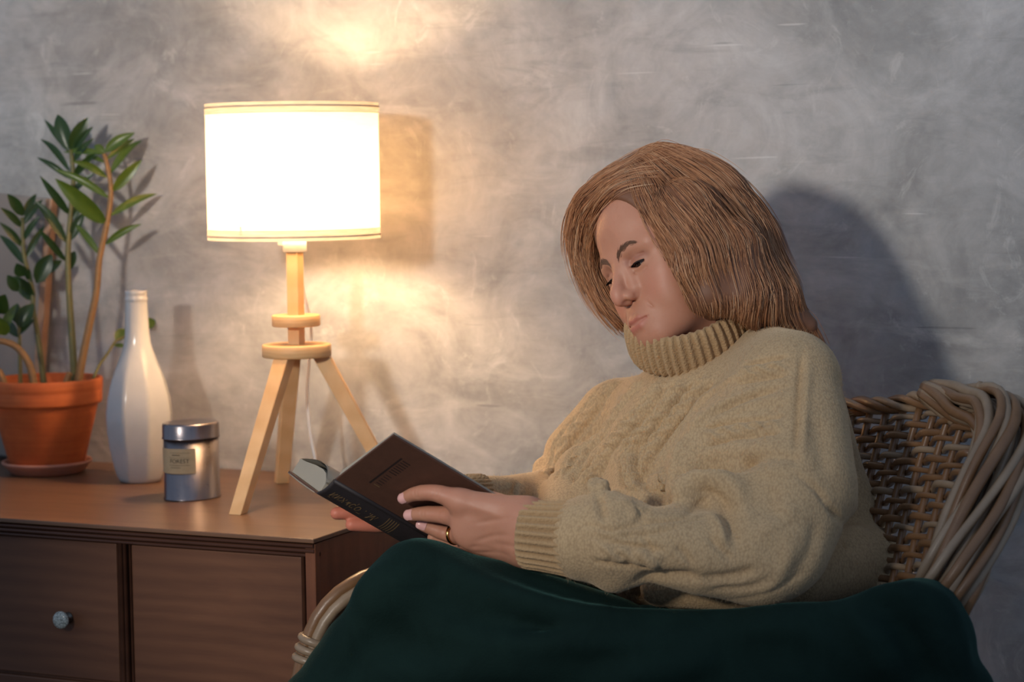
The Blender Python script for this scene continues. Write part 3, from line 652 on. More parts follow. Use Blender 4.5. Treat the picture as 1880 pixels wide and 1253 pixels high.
# blind-stamped ornament on the cover: a frame bar and short upright strokes
STAMP = NT('stamped_leather').set(lin((38, 24, 20)), 0.7)
def on_cov(s, t, off=0.0): return HB1+ES*s+D1*t+N1*(0.0003+off)
def strip(name, s0, s1, t0, t1, mat): part(name, [on_cov(s0, t0), on_cov(s1, t0), on_cov(s1, t1), on_cov(s0, t1)], [(0, 1, 2, 3)], mat, cov, False)
strip('stamped_bar', 0.030, 0.0325, 0.028, 0.088, STAMP)
for k in range(7): strip('stamped_stroke', 0.0345, 0.0455, 0.060+0.0042*k-0.0008, 0.060+0.0042*k+0.0008, STAMP)
for k in range(6): strip('stamped_stroke', 0.036, 0.044, 0.030+0.0045*k-0.0006, 0.030+0.0045*k+0.0006, GILT if k == 0 else STAMP)
# page blocks: near one lies on the near cover, far one fans out on the far cover
def pages(name, H0, D, Nin, prof, s0, s1):
    """prof: list of (t along the cover, thickness) of the page-block section"""
    a = np.array([(t, 0.0005) for t, _ in prof]+[(t, h) for t, h in prof[::-1]]); m = len(a); V = []
    for s_ in (s0, s1): V += [H0+ES*s_+D*t+Nin*h for t, h in a]
    F = [(i, (i+1) % m, m+(i+1) % m, m+i) for i in range(m)]+[tuple(range(m-1, -1, -1)), tuple(range(m, 2*m))]
    return part(name, V, F, PAGES, book, False)
pages('page_block', HB1, D1, -N1, [(0.006, 0.010), (0.012, 0.012), (0.05, 0.0105), (BW-0.004, 0.009)], 0.0030, BL-0.003)
fp = [(0.001, 0.012), (0.006, 0.017), (0.016, 0.0225), (0.030, 0.0245), (0.055, 0.0235), (0.085, 0.0205), (BW-0.004, 0.019)]
pages('page_block', HB2+N2*-0.0026, D2, -N2, fp, 0.0030, BL-0.003)
for k, lift in enumerate((0.004, 0.0085, 0.0015)):
    top = np.array([HB2+D2*t-N2*(h+0.0026+lift*math.sin(math.pi*min(1, t/BW))*(1.2-0.4*k)) for t, h in fp]); top = np.concatenate([[HB1*0.5+HB2*0.5-N2*0.014], top])
    top = spline(top, 14); V = np.concatenate([top+ES*0.004, top+ES*(BL-0.006)]); part('page', V, [(i, i+1, 15+i, 14+i) for i in range(13)], PAGES, book)
# thin gilded line on the far fore-edge of the cover, seen from the head
part('page', *tube(spline([HB2+ES*0.001+D2*0.01+N2*0.0004, HB2+ES*0.001+D2*0.06+N2*0.0012, HB2+ES*0.001+D2*BW+N2*0.0002], 8), 0.0008, 5), PAGES, book)

# ------------------------------------------------------------------ the person: frame of the head
HF = unit((-0.529, -0.836, -0.145)); HU = unit(np.array((-0.405, 0.098, 0.909))-HF*np.dot((-0.405, 0.098, 0.909), HF)); HR = np.cross(HF, HU)
HM = np.array([HR, HF, HU])                                # rows: her right, forward, up
HT = at(1232.2, 467.5, 2.63); HS = 0.985
def hd(p): return HT+HS*(np.asarray(p, float)@HM)
person = thing('person', 'woman in a beige cable-knit turtleneck sweater reading a book in a wicker chair', 'person', (0.72, -0.42, 0.0))

SKIN = NT('skin'); v = SKIN.coord('Object'); n1 = SKIN.noise(v, 28, 4, 0.6); n2 = SKIN.noise(v, 160, 3, 0.6); at_ = SKIN.node('ShaderNodeAttribute'); at_.attribute_name = 'tint'
c = SKIN.mix(n1, lin((184, 126, 100)), lin((202, 146, 118))); c = SKIN.mix(SKIN.ramp(n2, [(0.58, 0.0), (0.75, 0.22)]), c, lin((176, 112, 86)))
c = SKIN.mix(at_.outputs['Alpha'], c, at_.outputs['Color'])
SKIN.set(c, SKIN.math('ADD', SKIN.math('MULTIPLY', n2, 0.15), 0.42), SKIN.bump(SKIN.noise(v, 420, 3, 0.6), 0.12, 0.0008), Subsurface_Weight=0.18, Subsurface_Scale=0.012, Specular_IOR_Level=0.4)
SKIN.b.inputs['Subsurface Radius'].default_value = (1.0, 0.35, 0.2)

def sculpt_head():
    s = SDF((-0.088, -0.125, -0.22), (0.088, 0.128, 0.140), 0.00125)
    sm = lambda x, y, z: ((-x, y, z), (x, y, z))
    s.ell((0, -0.012, 0.036), (0.073, 0.093, 0.088), k=0)
    s.ell((0, 0.020, 0.030), (0.064, 0.064, 0.056), k=0.02)
    s.ell((0, 0.028, -0.034), (0.058, 0.052, 0.070), k=0.025)
    for p in sm(0.050, 0.030, 0.004): s.ell(p, (0.018, 0.034, 0.036), k=0.02)
    for p in sm(0.040, 0.046, -0.028): s.ell(p, (0.025, 0.026, 0.022), k=0.018)
    for p in sm(0.036, 0.050, -0.055): s.ell(p, (0.025, 0.024, 0.030), k=0.02)
    s.ell((0, 0.030, -0.076), (0.045, 0.049, 0.034), k=0.025)
    for q in (-1, 1): s.cone((q*0.052, -0.006, -0.055), (q*0.017, 0.068, -0.098), 0.017, 0.013, 0.02)
    s.ell((0, 0.072, -0.0965), (0.017, 0.015, 0.013), k=0.014)
    s.ell((0, 0.066, -0.074), (0.029, 0.023, 0.025), k=0.015)
    for q in (-1, 1):                                        # brow ridge, socket, eyeball bulge
        s.cone((q*0.014, 0.0755, 0.012), (q*0.046, 0.063, 0.012), 0.010, 0.009, 0.014)
        s.ell((q*0.0295, 0.0905, -0.006), (0.017, 0.0145, 0.0105), k=0.012, mode='sub')
    # nose
    s.cone((0, 0.078, 0.004), (0, 0.098, -0.030), 0.0075, 0.0085, 0.012)
    for q in (-1, 1): s.cone((q*0.0085, 0.0770, -0.004), (q*0.0120, 0.0800, -0.034), 0.0075, 0.0085, 0.008)
    s.ell((0, 0.0985, -0.0380), (0.0095, 0.0105, 0.0090), k=0.009)
    for p in sm(0.0112, 0.0890, -0.0420): s.ell(p, (0.0060, 0.0098, 0.0066), k=0.005)
    s.cone((0, 0.090, -0.047), (0, 0.102, -0.044), 0.004, 0.005, 0.006)
    for p in sm(0.0068, 0.0965, -0.0500): s.ell(p, (0.0034, 0.0055, 0.0040), k=0.003, mode='sub')
    # eyes: lids are a shell round the ball, opened by a narrow slit (she looks down)
    for q in (-1, 1):
        c = np.array((q*0.0290, 0.0655, -0.0070)); s.ell(c, (0.0150, 0.0138, 0.0132), k=0.006)
        s.chain([c+(q*-0.009, 0.0128, 0.0062), c+(q*0.002, 0.0135, 0.0078), c+(q*0.014, 0.0062, 0.0066)], 0.0006, 0.003, 'sub')     # lid crease
        s.chain([c+(q*-0.010, 0.0125, -0.0105), c+(q*0.001, 0.0130, -0.0125), c+(q*0.012, 0.0080, -0.0110)], 0.0003, 0.0035, 'sub')      # under-eye crease
        lo, hi = c-(0.016, 0.0, 0.012), c+(0.016, 0.022, 0.008); sl, X, Y, Z = s.sub(lo, hi)
        ex, ez = (X-c[0])*q, Z-c[2]; g = 1-(ex/0.0128)**2
        zu = -0.0014+0.0010*g; zl = -0.0014-0.0046*g
        d = np.maximum(np.maximum(ez-zu, zl-ez), np.maximum(np.abs(ex)-0.0128, (c[1]+0.001)-Y))+0*Y
        s.put(d.astype(np.float32), sl, 0.0006, 'sub')
    # lips
    s.chain([(-0.0235, 0.0775, -0.0745), (-0.0085, 0.0880, -0.0705), (0, 0.0890, -0.0718), (0.0085, 0.0880, -0.0705), (0.0235, 0.0775, -0.0745)], [0.0022, 0.0044, 0.0040, 0.0044, 0.0022], 0.004)
    s.chain([(-0.0205, 0.0785, -0.0765), (-0.008, 0.0870, -0.0805), (0.008, 0.0870, -0.0805), (0.0205, 0.0785, -0.0765)], [0.0022, 0.0058, 0.0058, 0.0022], 0.004)
    s.chain([(-0.0255, 0.0800, -0.0736), (-0.010, 0.0918, -0.0752), (0, 0.0935, -0.0760), (0.010, 0.0918, -0.0752), (0.0255, 0.0800, -0.0736)], 0.0009, 0.0022, 'sub')
    s.cone((0, 0.0905, -0.0545), (0, 0.0925, -0.066), 0.0016, 0.0022, 0.004, 'sub')
    for q in (-1, 1):
        s.chain([(q*0.0175, 0.0870, -0.0435), (q*0.0250, 0.0835, -0.0560), (q*0.0300, 0.0765, -0.0680)], 0.0002, 0.0050, 'sub')
        s.chain([(q*0.0275, 0.0775, -0.0770), (q*0.0290, 0.0730, -0.0900)], 0.0005, 0.0035, 'sub')
        s.ell((q*0.076, -0.012, -0.016), (0.007, 0.016, 0.028), k=0.006)
    s.cone((0, -0.018, -0.05), (0.006, -0.055, -0.20), 0.050, 0.054, 0.03)
    V, F = s.mesh(2)
    fm = np.clip((V[:, 2]-0.008)/0.012, 0, 1)*np.clip((V[:, 1]-0.02)/0.02, 0, 1)
    for _ in range(30): V = relax(V, F, 0.6, fm)
    # pigment: lips, rosy cheek, mark on the cheek, shaded lids (make-up)
    tint = np.zeros((len(V), 4), np.float32)
    def dab(P, r, col, a):
        d = polydist(V, np.asarray(P, float))[0]; g = (np.clip(1.25-d/r, 0, 1)*a).astype(np.float32); m = g > tint[:, 3]
        tint[m, :3] = col; tint[m, 3] = g[m]
    for q in (-1, 1):
        dab([(q*0.042, 0.060, -0.035), (q*0.036, 0.064, -0.045)], 0.020, lin((204, 124, 104)), 0.45)
        dab([(q*0.018, 0.082, -0.002), (q*0.031, 0.080, -0.001), (q*0.045, 0.070, -0.003)], 0.0065, lin((140, 88, 74)), 0.50)
    dab([(-0.0235, 0.0780, -0.0745), (-0.0085, 0.0905, -0.0715), (0, 0.0915, -0.0725), (0.0085, 0.0905, -0.0715), (0.0235, 0.0780, -0.0745)], 0.0042, lin((176, 96, 84)), 0.85)
    dab([(-0.0205, 0.0790, -0.0765), (-0.008, 0.0905, -0.0805), (0.008, 0.0905, -0.0805), (0.0205, 0.0790, -0.0765)], 0.0052, lin((182, 104, 92)), 0.85)
    dab([(0, 0.104, -0.042), (0, 0.098, -0.03)], 0.010, lin((206, 128, 108)), 0.4)
    dab([(-0.0375, 0.069, -0.036), (-0.0376, 0.069, -0.0361)], 0.0038, lin((168, 100, 84)), 0.7)
    return V, F, tint
hv, hf, htint = sculpt_head()
HEADL = hv.copy(); hv = hd(hv)

# ------------------------------------------------------------------ hands
def sculpt_near_hand():
    s = SDF(*pxbox(725, 1050, 1040, 880, 2.37, 2.46, 0.02), 0.0013)
    p0 = HB1-N1*0.0
    def cp(px, py, off): return onplane(px, py, p0+N1*off, N1)       # above the near cover
    W0 = at(1030, 985, 2.395); W1 = at(968, 978, 2.385)
    mcp = [cp(846, 921, 0.022), cp(852, 951, 0.027), cp(856, 981, 0.026), cp(868, 1006, 0.022)]
    s.cone(W0, W1, 0.027, 0.026, 0.01); s.cone(W0+CU*0.012, W1+CU*0.010, 0.024, 0.025, 0.01); s.cone(W0-CU*0.012, W1-CU*0.012, 0.024, 0.023, 0.01)
    for m, r, w in zip(mcp, (0.0135, 0.0140, 0.0135, 0.0125), (0.022, 0.007, -0.008, -0.022)):
        s.cone(W1+CU*w, m, 0.017, r, 0.016)
    s.ell((mcp[0]+mcp[3]+2*W1)/4, (0.045, 0.030, 0.018), np.array([unit(W1-mcp[1]), CU, -CF]), 0.015)
    fing = [
        [mcp[0], cp(800, 906, 0.0150), cp(764, 907, 0.0100), cp(745, 914, 0.0078)],
        [mcp[1], cp(812, 946, 0.0165), cp(776, 944, 0.0105), cp(756, 946, 0.0080)],
        [mcp[2], cp(826, 982, 0.0150), cp(795, 972, 0.0100), cp(776, 965, 0.0078)],
        [mcp[3], cp(838, 1006, 0.0130), cp(812, 996, 0.0095), cp(794, 988, 0.0075)]]
    rad = [(0.0125, 0.0100, 0.0090, 0.0072), (0.0125, 0.0105, 0.0092, 0.0074), (0.0120, 0.0098, 0.0086, 0.0068), (0.0110, 0.0090, 0.0078, 0.0062)]
    fin = s.like(); fin.pad = 0.015
    for f, r in zip(fing, rad):
        g = s.like(); g.pad = 0.015; P = spline(f, 13); R = np.interp(np.linspace(0, 3, 13), range(4), r)
        R = R*(1+0.05*np.exp(-((np.linspace(0, 3, 13)-1)/0.25)**2)+0.03*np.exp(-((np.linspace(0, 3, 13)-2)/0.2)**2))
        g.chain(P, R, 0.0); fin.put(g.D, (slice(None),)*3, 0.0012, 'add')
    s.put(fin.D, (slice(None),)*3, 0.010, 'add')
    # thumb: inside the book, along the pages of the near half
    ti = lambda px, py, off: onplane(px, py, p0-N1*off, N1)
    s.chain([W1+CU*0.015-CF*-0.004, ti(905, 925, 0.012), ti(858, 915, 0.024), ti(815, 905, 0.022)], [0.018, 0.014, 0.0115, 0.009], 0.010)
    V, F = s.mesh(2); N = vnormals(V, F)
    for a, b in ((0, 1), (1, 2), (2, 3)):                        # grooves between the knuckles, tendons on the back
        q = (mcp[a]+mcp[b])/2-CF*0.012; e = q+(W1-q)*0.35-CF*0.004; stroke(V, N, [0, 0, 0], 0.0055, -0.0022, True, np.array([q, (q+e)/2, e]))
    for a in range(4):
        q = mcp[a]-CF*0.012; e = W1+CU*(0.010-0.010*a)-CF*0.016; stroke(V, N, [0, 0, 0], 0.0040, 0.0010, True, np.array([q, (q+e)/2, e]))
    for P in ([(830, 1003), (870, 1004), (910, 1012)], [(850, 1015), (895, 1014), (935, 1022)], [(868, 996), (905, 985), (940, 983)], [(905, 1000), (940, 1003), (958, 1012)], [(870, 962), (910, 955), (950, 950)]): stroke(V, N, P, 0.0030, -0.0009)
    for f in fing[:3]:                                         # creases over the finger joints
        for j in (1, 2):
            t = unit(f[j+1]-f[j-1]); b = unit(np.cross(t, CF)); q = f[j]-CF*0.010
            for o in (-0.002, 0.002): stroke(V, N, [0, 0, 0], 0.0014, -0.0006, True, np.array([q+t*o-b*0.008, q+t*o, q+t*o+b*0.008]))
    tint = np.zeros((len(V), 4), np.float32)
    for f in fing:
        d = polydist(V, np.array([f[1], f[0]]))[0]; g = np.clip(1.4-d/0.016, 0, 1)*0.18; m = g > tint[:, 3]; tint[m, :3] = lin((206, 130, 108)); tint[m, 3] = g[m]
    return V, F, tint, fing, (W0, W1), mcp
nv, nf, ntint, NFING, NW, NMCP = sculpt_near_hand()
def sculpt_far_hand():
    s = SDF(*pxbox(600, 1010, 950, 880, 2.49, 2.64, 0.03), 0.0016)
    W1 = at(838, 906, 2.585)
    palm = at(762, 930, 2.56)
    s.cone(at(925, 912, 2.63), W1, 0.018, 0.019, 0.01); s.cone(W1, palm, 0.020, 0.026, 0.015)
    tips = [[at(745, 938, 2.555), at(690, 938, 2.53), at(648, 941, 2.515), at(618, 943, 2.51)], [at(752, 955, 2.55), at(712, 963, 2.525), at(675, 964, 2.515), at(646, 964, 2.51)], [at(765, 955, 2.56), at(740, 966, 2.54), at(718, 968, 2.53), at(702, 966, 2.53)], [at(785, 965, 2.57), at(768, 978, 2.55), at(752, 980, 2.545), at(742, 980, 2.545)]]
    for f in tips:
        s.cone(palm, f[0], 0.020, 0.013, 0.012); P = spline(f, 11); s.chain(P, np.interp(np.linspace(0, 3, 11), range(4), (0.0115, 0.0100, 0.0094, 0.0076)), 0.003)
    s.chain([W1, at(790, 905, 2.53), at(740, 890, 2.50), at(715, 880, 2.49)], [0.018, 0.014, 0.011, 0.009], 0.008)
    V, F = s.mesh(2); tint = np.zeros((len(V), 4), np.float32)
    for f in tips:
        d = polydist(V, np.array(f[2:]))[0]; g = np.clip(1.5-d/0.016, 0, 1)*0.55; m = g > tint[:, 3]; tint[m, :3] = lin((226, 120, 96)); tint[m, 3] = g[m]
    return V, F, tint, tips
fv, ff, ftint, FFING = sculpt_far_hand()

# ------------------------------------------------------------------ torso, arms and legs under the clothes (coarse), then one body mesh
SHN, SHF = at(1462, 735, 2.47), at(1120, 770, 2.80)              # shoulder joints, near (left) and far (right)
NB = hd((0.006, -0.055, -0.19)); HIP = np.array([0.80, -0.40, 0.50])
ELN = at(1395, 1050, 2.36); ELF = at(1010, 905, 2.78)
KN, KF = at(775, 1100, 2.46), at(800, 1100, 2.60)
def sculpt_trunk():
    s = SDF((0.20, -1.0, 0.0), (1.10, -0.12, 1.02), 0.009)
    up = unit((SHN+SHF)/2-HIP); sd = unit(SHN-SHF); fw = unit(np.cross(up, sd))
    s.cone((SHN+SHF)/2-up*0.09, HIP, 0.085, 0.10, 0.02); s.cone(SHN, SHF, 0.03, 0.03, 0.02); s.cone(NB, (SHN+SHF)/2-up*0.05, 0.045, 0.06, 0.02)
    for a, b, c in ((SHN, ELN, NW[0]), (SHF, ELF, at(925, 912, 2.63))): s.cone(a, b, 0.030, 0.024, 0.01); s.cone(b, c, 0.022, 0.018, 0.01)
    for k_, h in ((KN, HIP+sd*0.03), (KF, HIP-sd*0.09)):
        s.cone(h, k_-np.array([0, 0, 0.03]), 0.06, 0.040, 0.02); an = np.array([k_[0]-0.08, k_[1]-0.02, 0.09]); s.cone(k_-np.array([0, 0, 0.03]), an, 0.036, 0.028, 0.02); s.cone(an-np.array([0, 0, 0.04]), an+np.array([-0.15, -0.03, -0.05]), 0.034, 0.026, 0.02)
    V, F = s.mesh(1); return V, F
tv_, tf_ = sculpt_trunk()
BV = np.concatenate([hv, nv, fv, tv_]); BF = np.concatenate([hf, nf+len(hv), ff+len(hv)+len(nv), tf_+len(hv)+len(nv)+len(fv)])
body = part('body', BV, BF, SKIN, person)
at2 = body.data.attributes.new('tint', 'FLOAT_COLOR', 'POINT'); at2.data.foreach_set('color', np.concatenate([htint, ntint, ftint, np.zeros((len(tv_), 4), np.float32)]).ravel())
# fingernails
NAIL = NT('fingernail').set(lin((232, 176, 168)), 0.28)
for f, r in zip(NFING[:3], (0.0074, 0.0076, 0.0070)):
    t = unit(f[3]-f[2]); up = unit(unit(-CF*0.75+CU*0.1+t*0.5)-t*np.dot(unit(-CF*0.75+CU*0.1+t*0.5), t)); b = np.cross(t, up); V = []
    for i in range(7):
        y = -0.0045+0.0120*i/6
        for j in range(7):
            a_ = (j-3)/3*0.95*(1-0.25*(i == 6)-0.12*(i == 0)); rr_ = (r+0.0006)*(1-0.10*max(0, (y-0.003)/0.0075)**2)
            V.append(f[3]+t*(y+0.0005-0.0010*(abs(j-3)/3)**2*(i > 4))+up*(rr_*math.cos(a_)-0.0022*max(0, (y-0.002)/0.006)**2)+b*(rr_*0.92*math.sin(a_)))
    part('fingernail', V, [(i*7+j, i*7+j+1, (i+1)*7+j+1, (i+1)*7+j) for i in range(6) for j in range(6)], NAIL, body)
# wedding ring on the third finger
RINGM = NT('gold').set(lin((226, 176, 104)), 0.18, Metallic=1.0)
q = NFING[2]; rp = q[1]*0.72+q[0]*0.28; rt_ = unit(q[0]-q[1]); e1 = unit(np.cross(rt_, CF)); e2 = np.cross(rt_, e1)
V, F = lathe([(0.0112, -0.0022), (0.0122, -0.0018), (0.0126, 0), (0.0122, 0.0018), (0.0112, 0.0022)], (0, 0, 0), 36, True)
part('ring', rp+V[:, :1]*e1+V[:, 1:2]*e2+V[:, 2:]*rt_, F, RINGM, person, True, 'plain gold ring')
# eyes, lashes, brows
EYE = NT('eye'); tcg = EYE.coord('Object'); sx_ = EYE.node('ShaderNodeTexGradient'); 
LASH = NT('dark_lash').set(lin((26, 18, 16)), 0.6); BROW = NT('brow_hair').set(lin((134, 100, 80)), 0.6)
gz = unit((0.06, 0.86, -0.26))
for q in (-1, 1):
    c = np.array((q*0.0290, 0.0655, -0.0070)); V, F = lathe([(0.0001, 0.0122)]+[(0.0122*math.sin(a_), 0.0122*math.cos(a_)) for a_ in np.linspace(0.08, math.pi-0.02, 22)], (0, 0, 0), 28)
    e1 = unit(np.cross(gz, (1, 0, 0))); e2 = np.cross(gz, e1); L = c+V[:, :1]*e1+V[:, 1:2]*e2+V[:, 2:]*gz
    o = part('eye', hd(L), F, None, body); me = o.data
    for m_ in (NT('eye_white').set(lin((150, 136, 126)), 0.2), NT('iris').set(lin((58, 44, 34)), 0.12), NT('pupil').set(lin((10, 8, 8)), 0.1)): me.materials.append(m_)
    for p in me.polygons:
        r_ = np.mean([math.acos(max(-1, min(1, V[i][2]/0.0122))) for i in p.vertices]); p.material_index = 2 if r_ < 0.20 else (1 if r_ < 0.58 else 0)
    P = []
    for i in range(46):
        ex = -0.0122+0.0244*(i/45); g = 1-(ex/0.0128)**2; ez = -0.0014+0.0010*g; yy = math.sqrt(max(1e-6, 0.0142**2-ex**2*0.85-ez**2))
        b0 = c+np.array((q*ex, yy-0.0004, ez)); ln = 0.0042+0.0030*max(0, ex/0.012); dirv = unit(np.array((q*(0.35*ex/0.012+0.1), 0.85, -0.55))); cur = np.array((0, 0.2, 0.55))
        P.append([b0+dirv*ln*t+cur*ln*0.35*t*t for t in np.linspace(0, 1, 5)])
    V, F = strands(np.array(P), np.linspace(0.00055, 0.00015, 5)); part('eyelashes', hd(V), F, LASH, body)
    V, F = tube([c+np.array((q*ex, math.sqrt(max(1e-6, 0.0141**2-ex**2*0.85))-0.0002, -0.0014+0.0010*(1-(ex/0.0128)**2)-0.0002)) for ex in np.linspace(-0.0125, 0.0125, 15)], 0.0010, 6); part('lash_line', hd(V), F, LASH, body)
    line = spline([(q*0.0100, 0.0908, 0.0072), (q*0.0155, 0.0895, 0.0112), (q*0.0235, 0.0850, 0.0150), (q*0.0315, 0.0788, 0.0172), (q*0.0390, 0.0735, 0.0158)], 60); P = []
    from mathutils.kdtree import KDTree
    for i in range(340):
        t = RNG.uniform(0, 1); k_ = int(t*59); wdt = 0.0046*(1-0.7*t); p = line[k_]+np.array((0, 0, RNG.normal(0, 0.45)*wdt)); tg = unit(line[min(59, k_+3)]-line[max(0, k_-3)]); dirv = unit(tg+np.array((0, 0.1, 0.45-0.8*t)))
        P.append([p+dirv*0.0060*u for u in (0, 0.5, 1.0)])
    P = np.array(P)
    # press the hairs onto the skin
    d = ((HEADL[None, ::1] if False else HEADL))
    near = HEADL[(HEADL[:, 1] > 0.04) & (HEADL[:, 2] > -0.005) & (HEADL[:, 2] < 0.04) & (HEADL[:, 0]*q > 0)]
    kd_ = KDTree(len(near)); [kd_.insert(p, i) for i, p in enumerate(near)]; kd_.balance()
    for h_ in range(len(P)):
        for u in range(3):
            co, i_, ds = kd_.find(P[h_, u]); P[h_, u] = np.array(co)+np.array((0, 1, 0.2))*(0.0004+0.0003*u)
    V, F = strands(P, np.array((0.00028, 0.00024, 0.00008))); part('eyebrow', hd(V), F, BROW, body)

# ------------------------------------------------------------------ sweater
KNIT = NT('beige_knit'); v = KNIT.coord('Object'); rot = (0.3, 0.5, 0.6)
kv = KNIT.voro(KNIT.coord('Object', (1.0, 1.0, 0.62), rot), 400); kn_ = KNIT.noise(v, 240, 4, 0.7); kb = KNIT.noise(v, 9, 4, 0.6); fz = KNIT.noise(v, 900, 2, 0.7)
c = KNIT.mix(kb, lin((176, 146, 106)), lin((200, 170, 128))); c = KNIT.mix(KNIT.ramp(kv, [(0.30, 0.0), (0.85, 0.50)]), c, lin((124, 94, 64))); c = KNIT.mix(KNIT.math('MULTIPLY', fz, 0.35), c, lin((220, 196, 162)))  # stitch crevices coloured darker, their shade painted into the knit
KNIT.set(c, 0.92, KNIT.bump(KNIT.math('ADD', KNIT.math('MULTIPLY', kv, -1.0), KNIT.math('MULTIPLY', kn_, 0.7)), 0.5, 0.0012), Sheen_Weight=0.55, Sheen_Roughness=0.5, Specular_IOR_Level=0.15)
KNIT.b.inputs['Sheen Tint'].default_value = (*lin((236, 214, 182)), 1)
def sculpt_sweater():
    s = SDF(*pxbox(850, 1130, 1680, 600, 2.30, 2.86, 0.03), 0.0029)
    up = unit(at(1285, 700, 2.64)-at(1290, 985, 2.60)); sd = unit(SHN-SHF); sd = unit(sd-up*np.dot(sd, up)); fw = np.cross(up, sd); A = np.array([sd, up, fw])
    s.chain([at(1362, 665, 2.63), at(1410, 660, 2.57), at(1452, 690, 2.50)], [0.036, 0.042, 0.054], 0)
    s.chain([at(1425, 722, 2.50), at(1290, 742, 2.655), at(1150, 765, 2.79)], [0.056, 0.052, 0.050], 0.03)
    s.ell(at(1285, 858, 2.63), (0.155, 0.142, 0.115), A, 0.035)
    s.ell(at(1280, 975, 2.58), (0.160, 0.105, 0.130), A, 0.035)
    s.chain([at(1475, 745, 2.56), at(1500, 880, 2.60), at(1555, 990, 2.59), at(1580, 1040, 2.58)], [0.050, 0.058, 0.052, 0.050], 0.035)
    s.cone(at(1450, 1050, 2.44), at(1590, 1035, 2.52), 0.048, 0.044, 0.03)
    # near sleeve
    s.chain([at(1466, 705, 2.47), at(1472, 780, 2.44), at(1470, 890, 2.40), at(1430, 1000, 2.36), at(1400, 1022, 2.355)], [0.046, 0.054, 0.064, 0.058, 0.052], 0.025)
    s.chain([at(1400, 1028, 2.355), at(1290, 1018, 2.345), at(1190, 996, 2.345), at(1125, 990, 2.355), at(1078, 990, 2.365)], [0.050, 0.046, 0.042, 0.052, 0.048], 0.018)
    s.cone(at(1102, 908, 2.365), at(1114, 955, 2.355), 0.0130, 0.028, 0.012)
    s.cone(at(1128, 1055, 2.35), at(1150, 1040, 2.345), 0.020, 0.024, 0.015)
    s.chain([at(1262, 905, 2.37), at(1300, 892, 2.375), at(1350, 912, 2.365)], [0.016, 0.020, 0.022], 0.026)
    s.chain([at(1248, 905, 2.42), at(1265, 850, 2.45), at(1310, 800, 2.47), at(1380, 765, 2.47)], [0.018, 0.028, 0.036, 0.038], 0.035)
    s.ell(at(1368, 848, 2.455), (0.066, 0.055, 0.048), A, 0.03)
    s.cone(at(1210, 1080, 2.44), at(1400, 1078, 2.40), 0.022, 0.030, 0.02)
    # far sleeve
    s.chain([at(1125, 775, 2.80), at(1062, 838, 2.80), at(1022, 885, 2.79)], [0.050, 0.046, 0.030], 0.02)
    s.cone(at(1000, 862, 2.79), at(1016, 882, 2.78), 0.0165, 0.024, 0.006)
    s.chain([ELF, (ELF+at(925, 912, 2.63))/2, at(925, 912, 2.63), at(874, 910, 2.605)], [0.031, 0.0275, 0.0255, 0.0245], 0.008)
    s.cone(at(1085, 885, 2.67), at(1045, 965, 2.60), 0.050, 0.046, 0.03)
    V, F = s.mesh(3)
    N = vnormals(V, F)
    def cable(PX, w, amp, per, phase=0.0):
        P = spline(pick(V, PX), 24); lo, hi = P.min(0)-2*w, P.max(0)+2*w; I = np.flatnonzero(((V > lo) & (V < hi)).all(1))
        if not len(I): return
        d, S, T, Q, L = polydist(V[I], P); lat = np.einsum('ij,ij->i', V[I]-Q, np.cross(T, N[I])); x = lat/w
        ph = 2*math.pi*S/per+phase; a = 0.48*np.sin(ph)
        l1 = np.exp(-((x-a)/0.36)**2)*(0.72+0.28*np.cos(ph)); l2 = np.exp(-((x+a)/0.36)**2)*(0.72-0.28*np.cos(ph))
        h = np.maximum(l1, l2)-0.75*np.exp(-((np.abs(x)-1.15)/0.22)**2); h *= (np.abs(x) < 1.8)*np.clip(np.minimum(S, L-S)/0.012, 0, 1)
        V[I] += N[I]*(amp*h)[:, None]
    for PX, ph in (([(1140, 690), (1085, 750), (1035, 815), (1000, 865)], 0.0), ([(1180, 690), (1130, 745), (1075, 815), (1030, 880)], 1.2), ([(1215, 700), (1170, 760), (1110, 830), (1060, 895)], 2.4), ([(1255, 700), (1205, 770), (1150, 840), (1095, 900)], 0.7), ([(1300, 690), (1250, 750), (1200, 815), (1150, 885)], 2.0)):
        cable(PX, 0.0110, 0.0060 if PX[0][0] < 1200 else 0.0095, 0.042, ph)
    for PX, ph in (([(1350, 690), (1400, 680), (1450, 672)], 0.3), ([(1290, 805), (1350, 790), (1440, 780)], 1.1), ([(1090, 1010), (1150, 1020), (1220, 1030)], 0.0)): cable(PX, 0.010, 0.0070, 0.040, ph)
    N = vnormals(V, F)
    st = lambda PX, w, a: stroke(V, N, PX, w, a)
    st([(1252, 870), (1300, 860), (1370, 850), (1458, 842)], 0.0058, -0.0150); st([(1258, 882), (1320, 872), (1400, 868), (1455, 862)], 0.008, 0.0035); st([(1270, 836), (1340, 826), (1450, 818)], 0.010, 0.004)
    st([(1230, 930), (1243, 890), (1290, 866), (1345, 890), (1372, 945), (1385, 1000)], 0.0095, 0.0060)
    st([(1268, 908), (1300, 905), (1325, 922), (1342, 965), (1352, 1010)], 0.0065, -0.0075)
    st([(1262, 940), (1285, 925), (1310, 912)], 0.004, -0.004); st([(1300, 940), (1320, 970), (1330, 1005)], 0.006, 0.006)
    st([(1097, 905), (1104, 935), (1108, 958)], 0.0045, -0.0075); st([(1130, 920), (1160, 930), (1168, 955)], 0.007, 0.004); st([(1168, 925), (1176, 945), (1165, 962)], 0.003, -0.005); st([(1190, 930), (1182, 950), (1175, 962)], 0.003, -0.004)
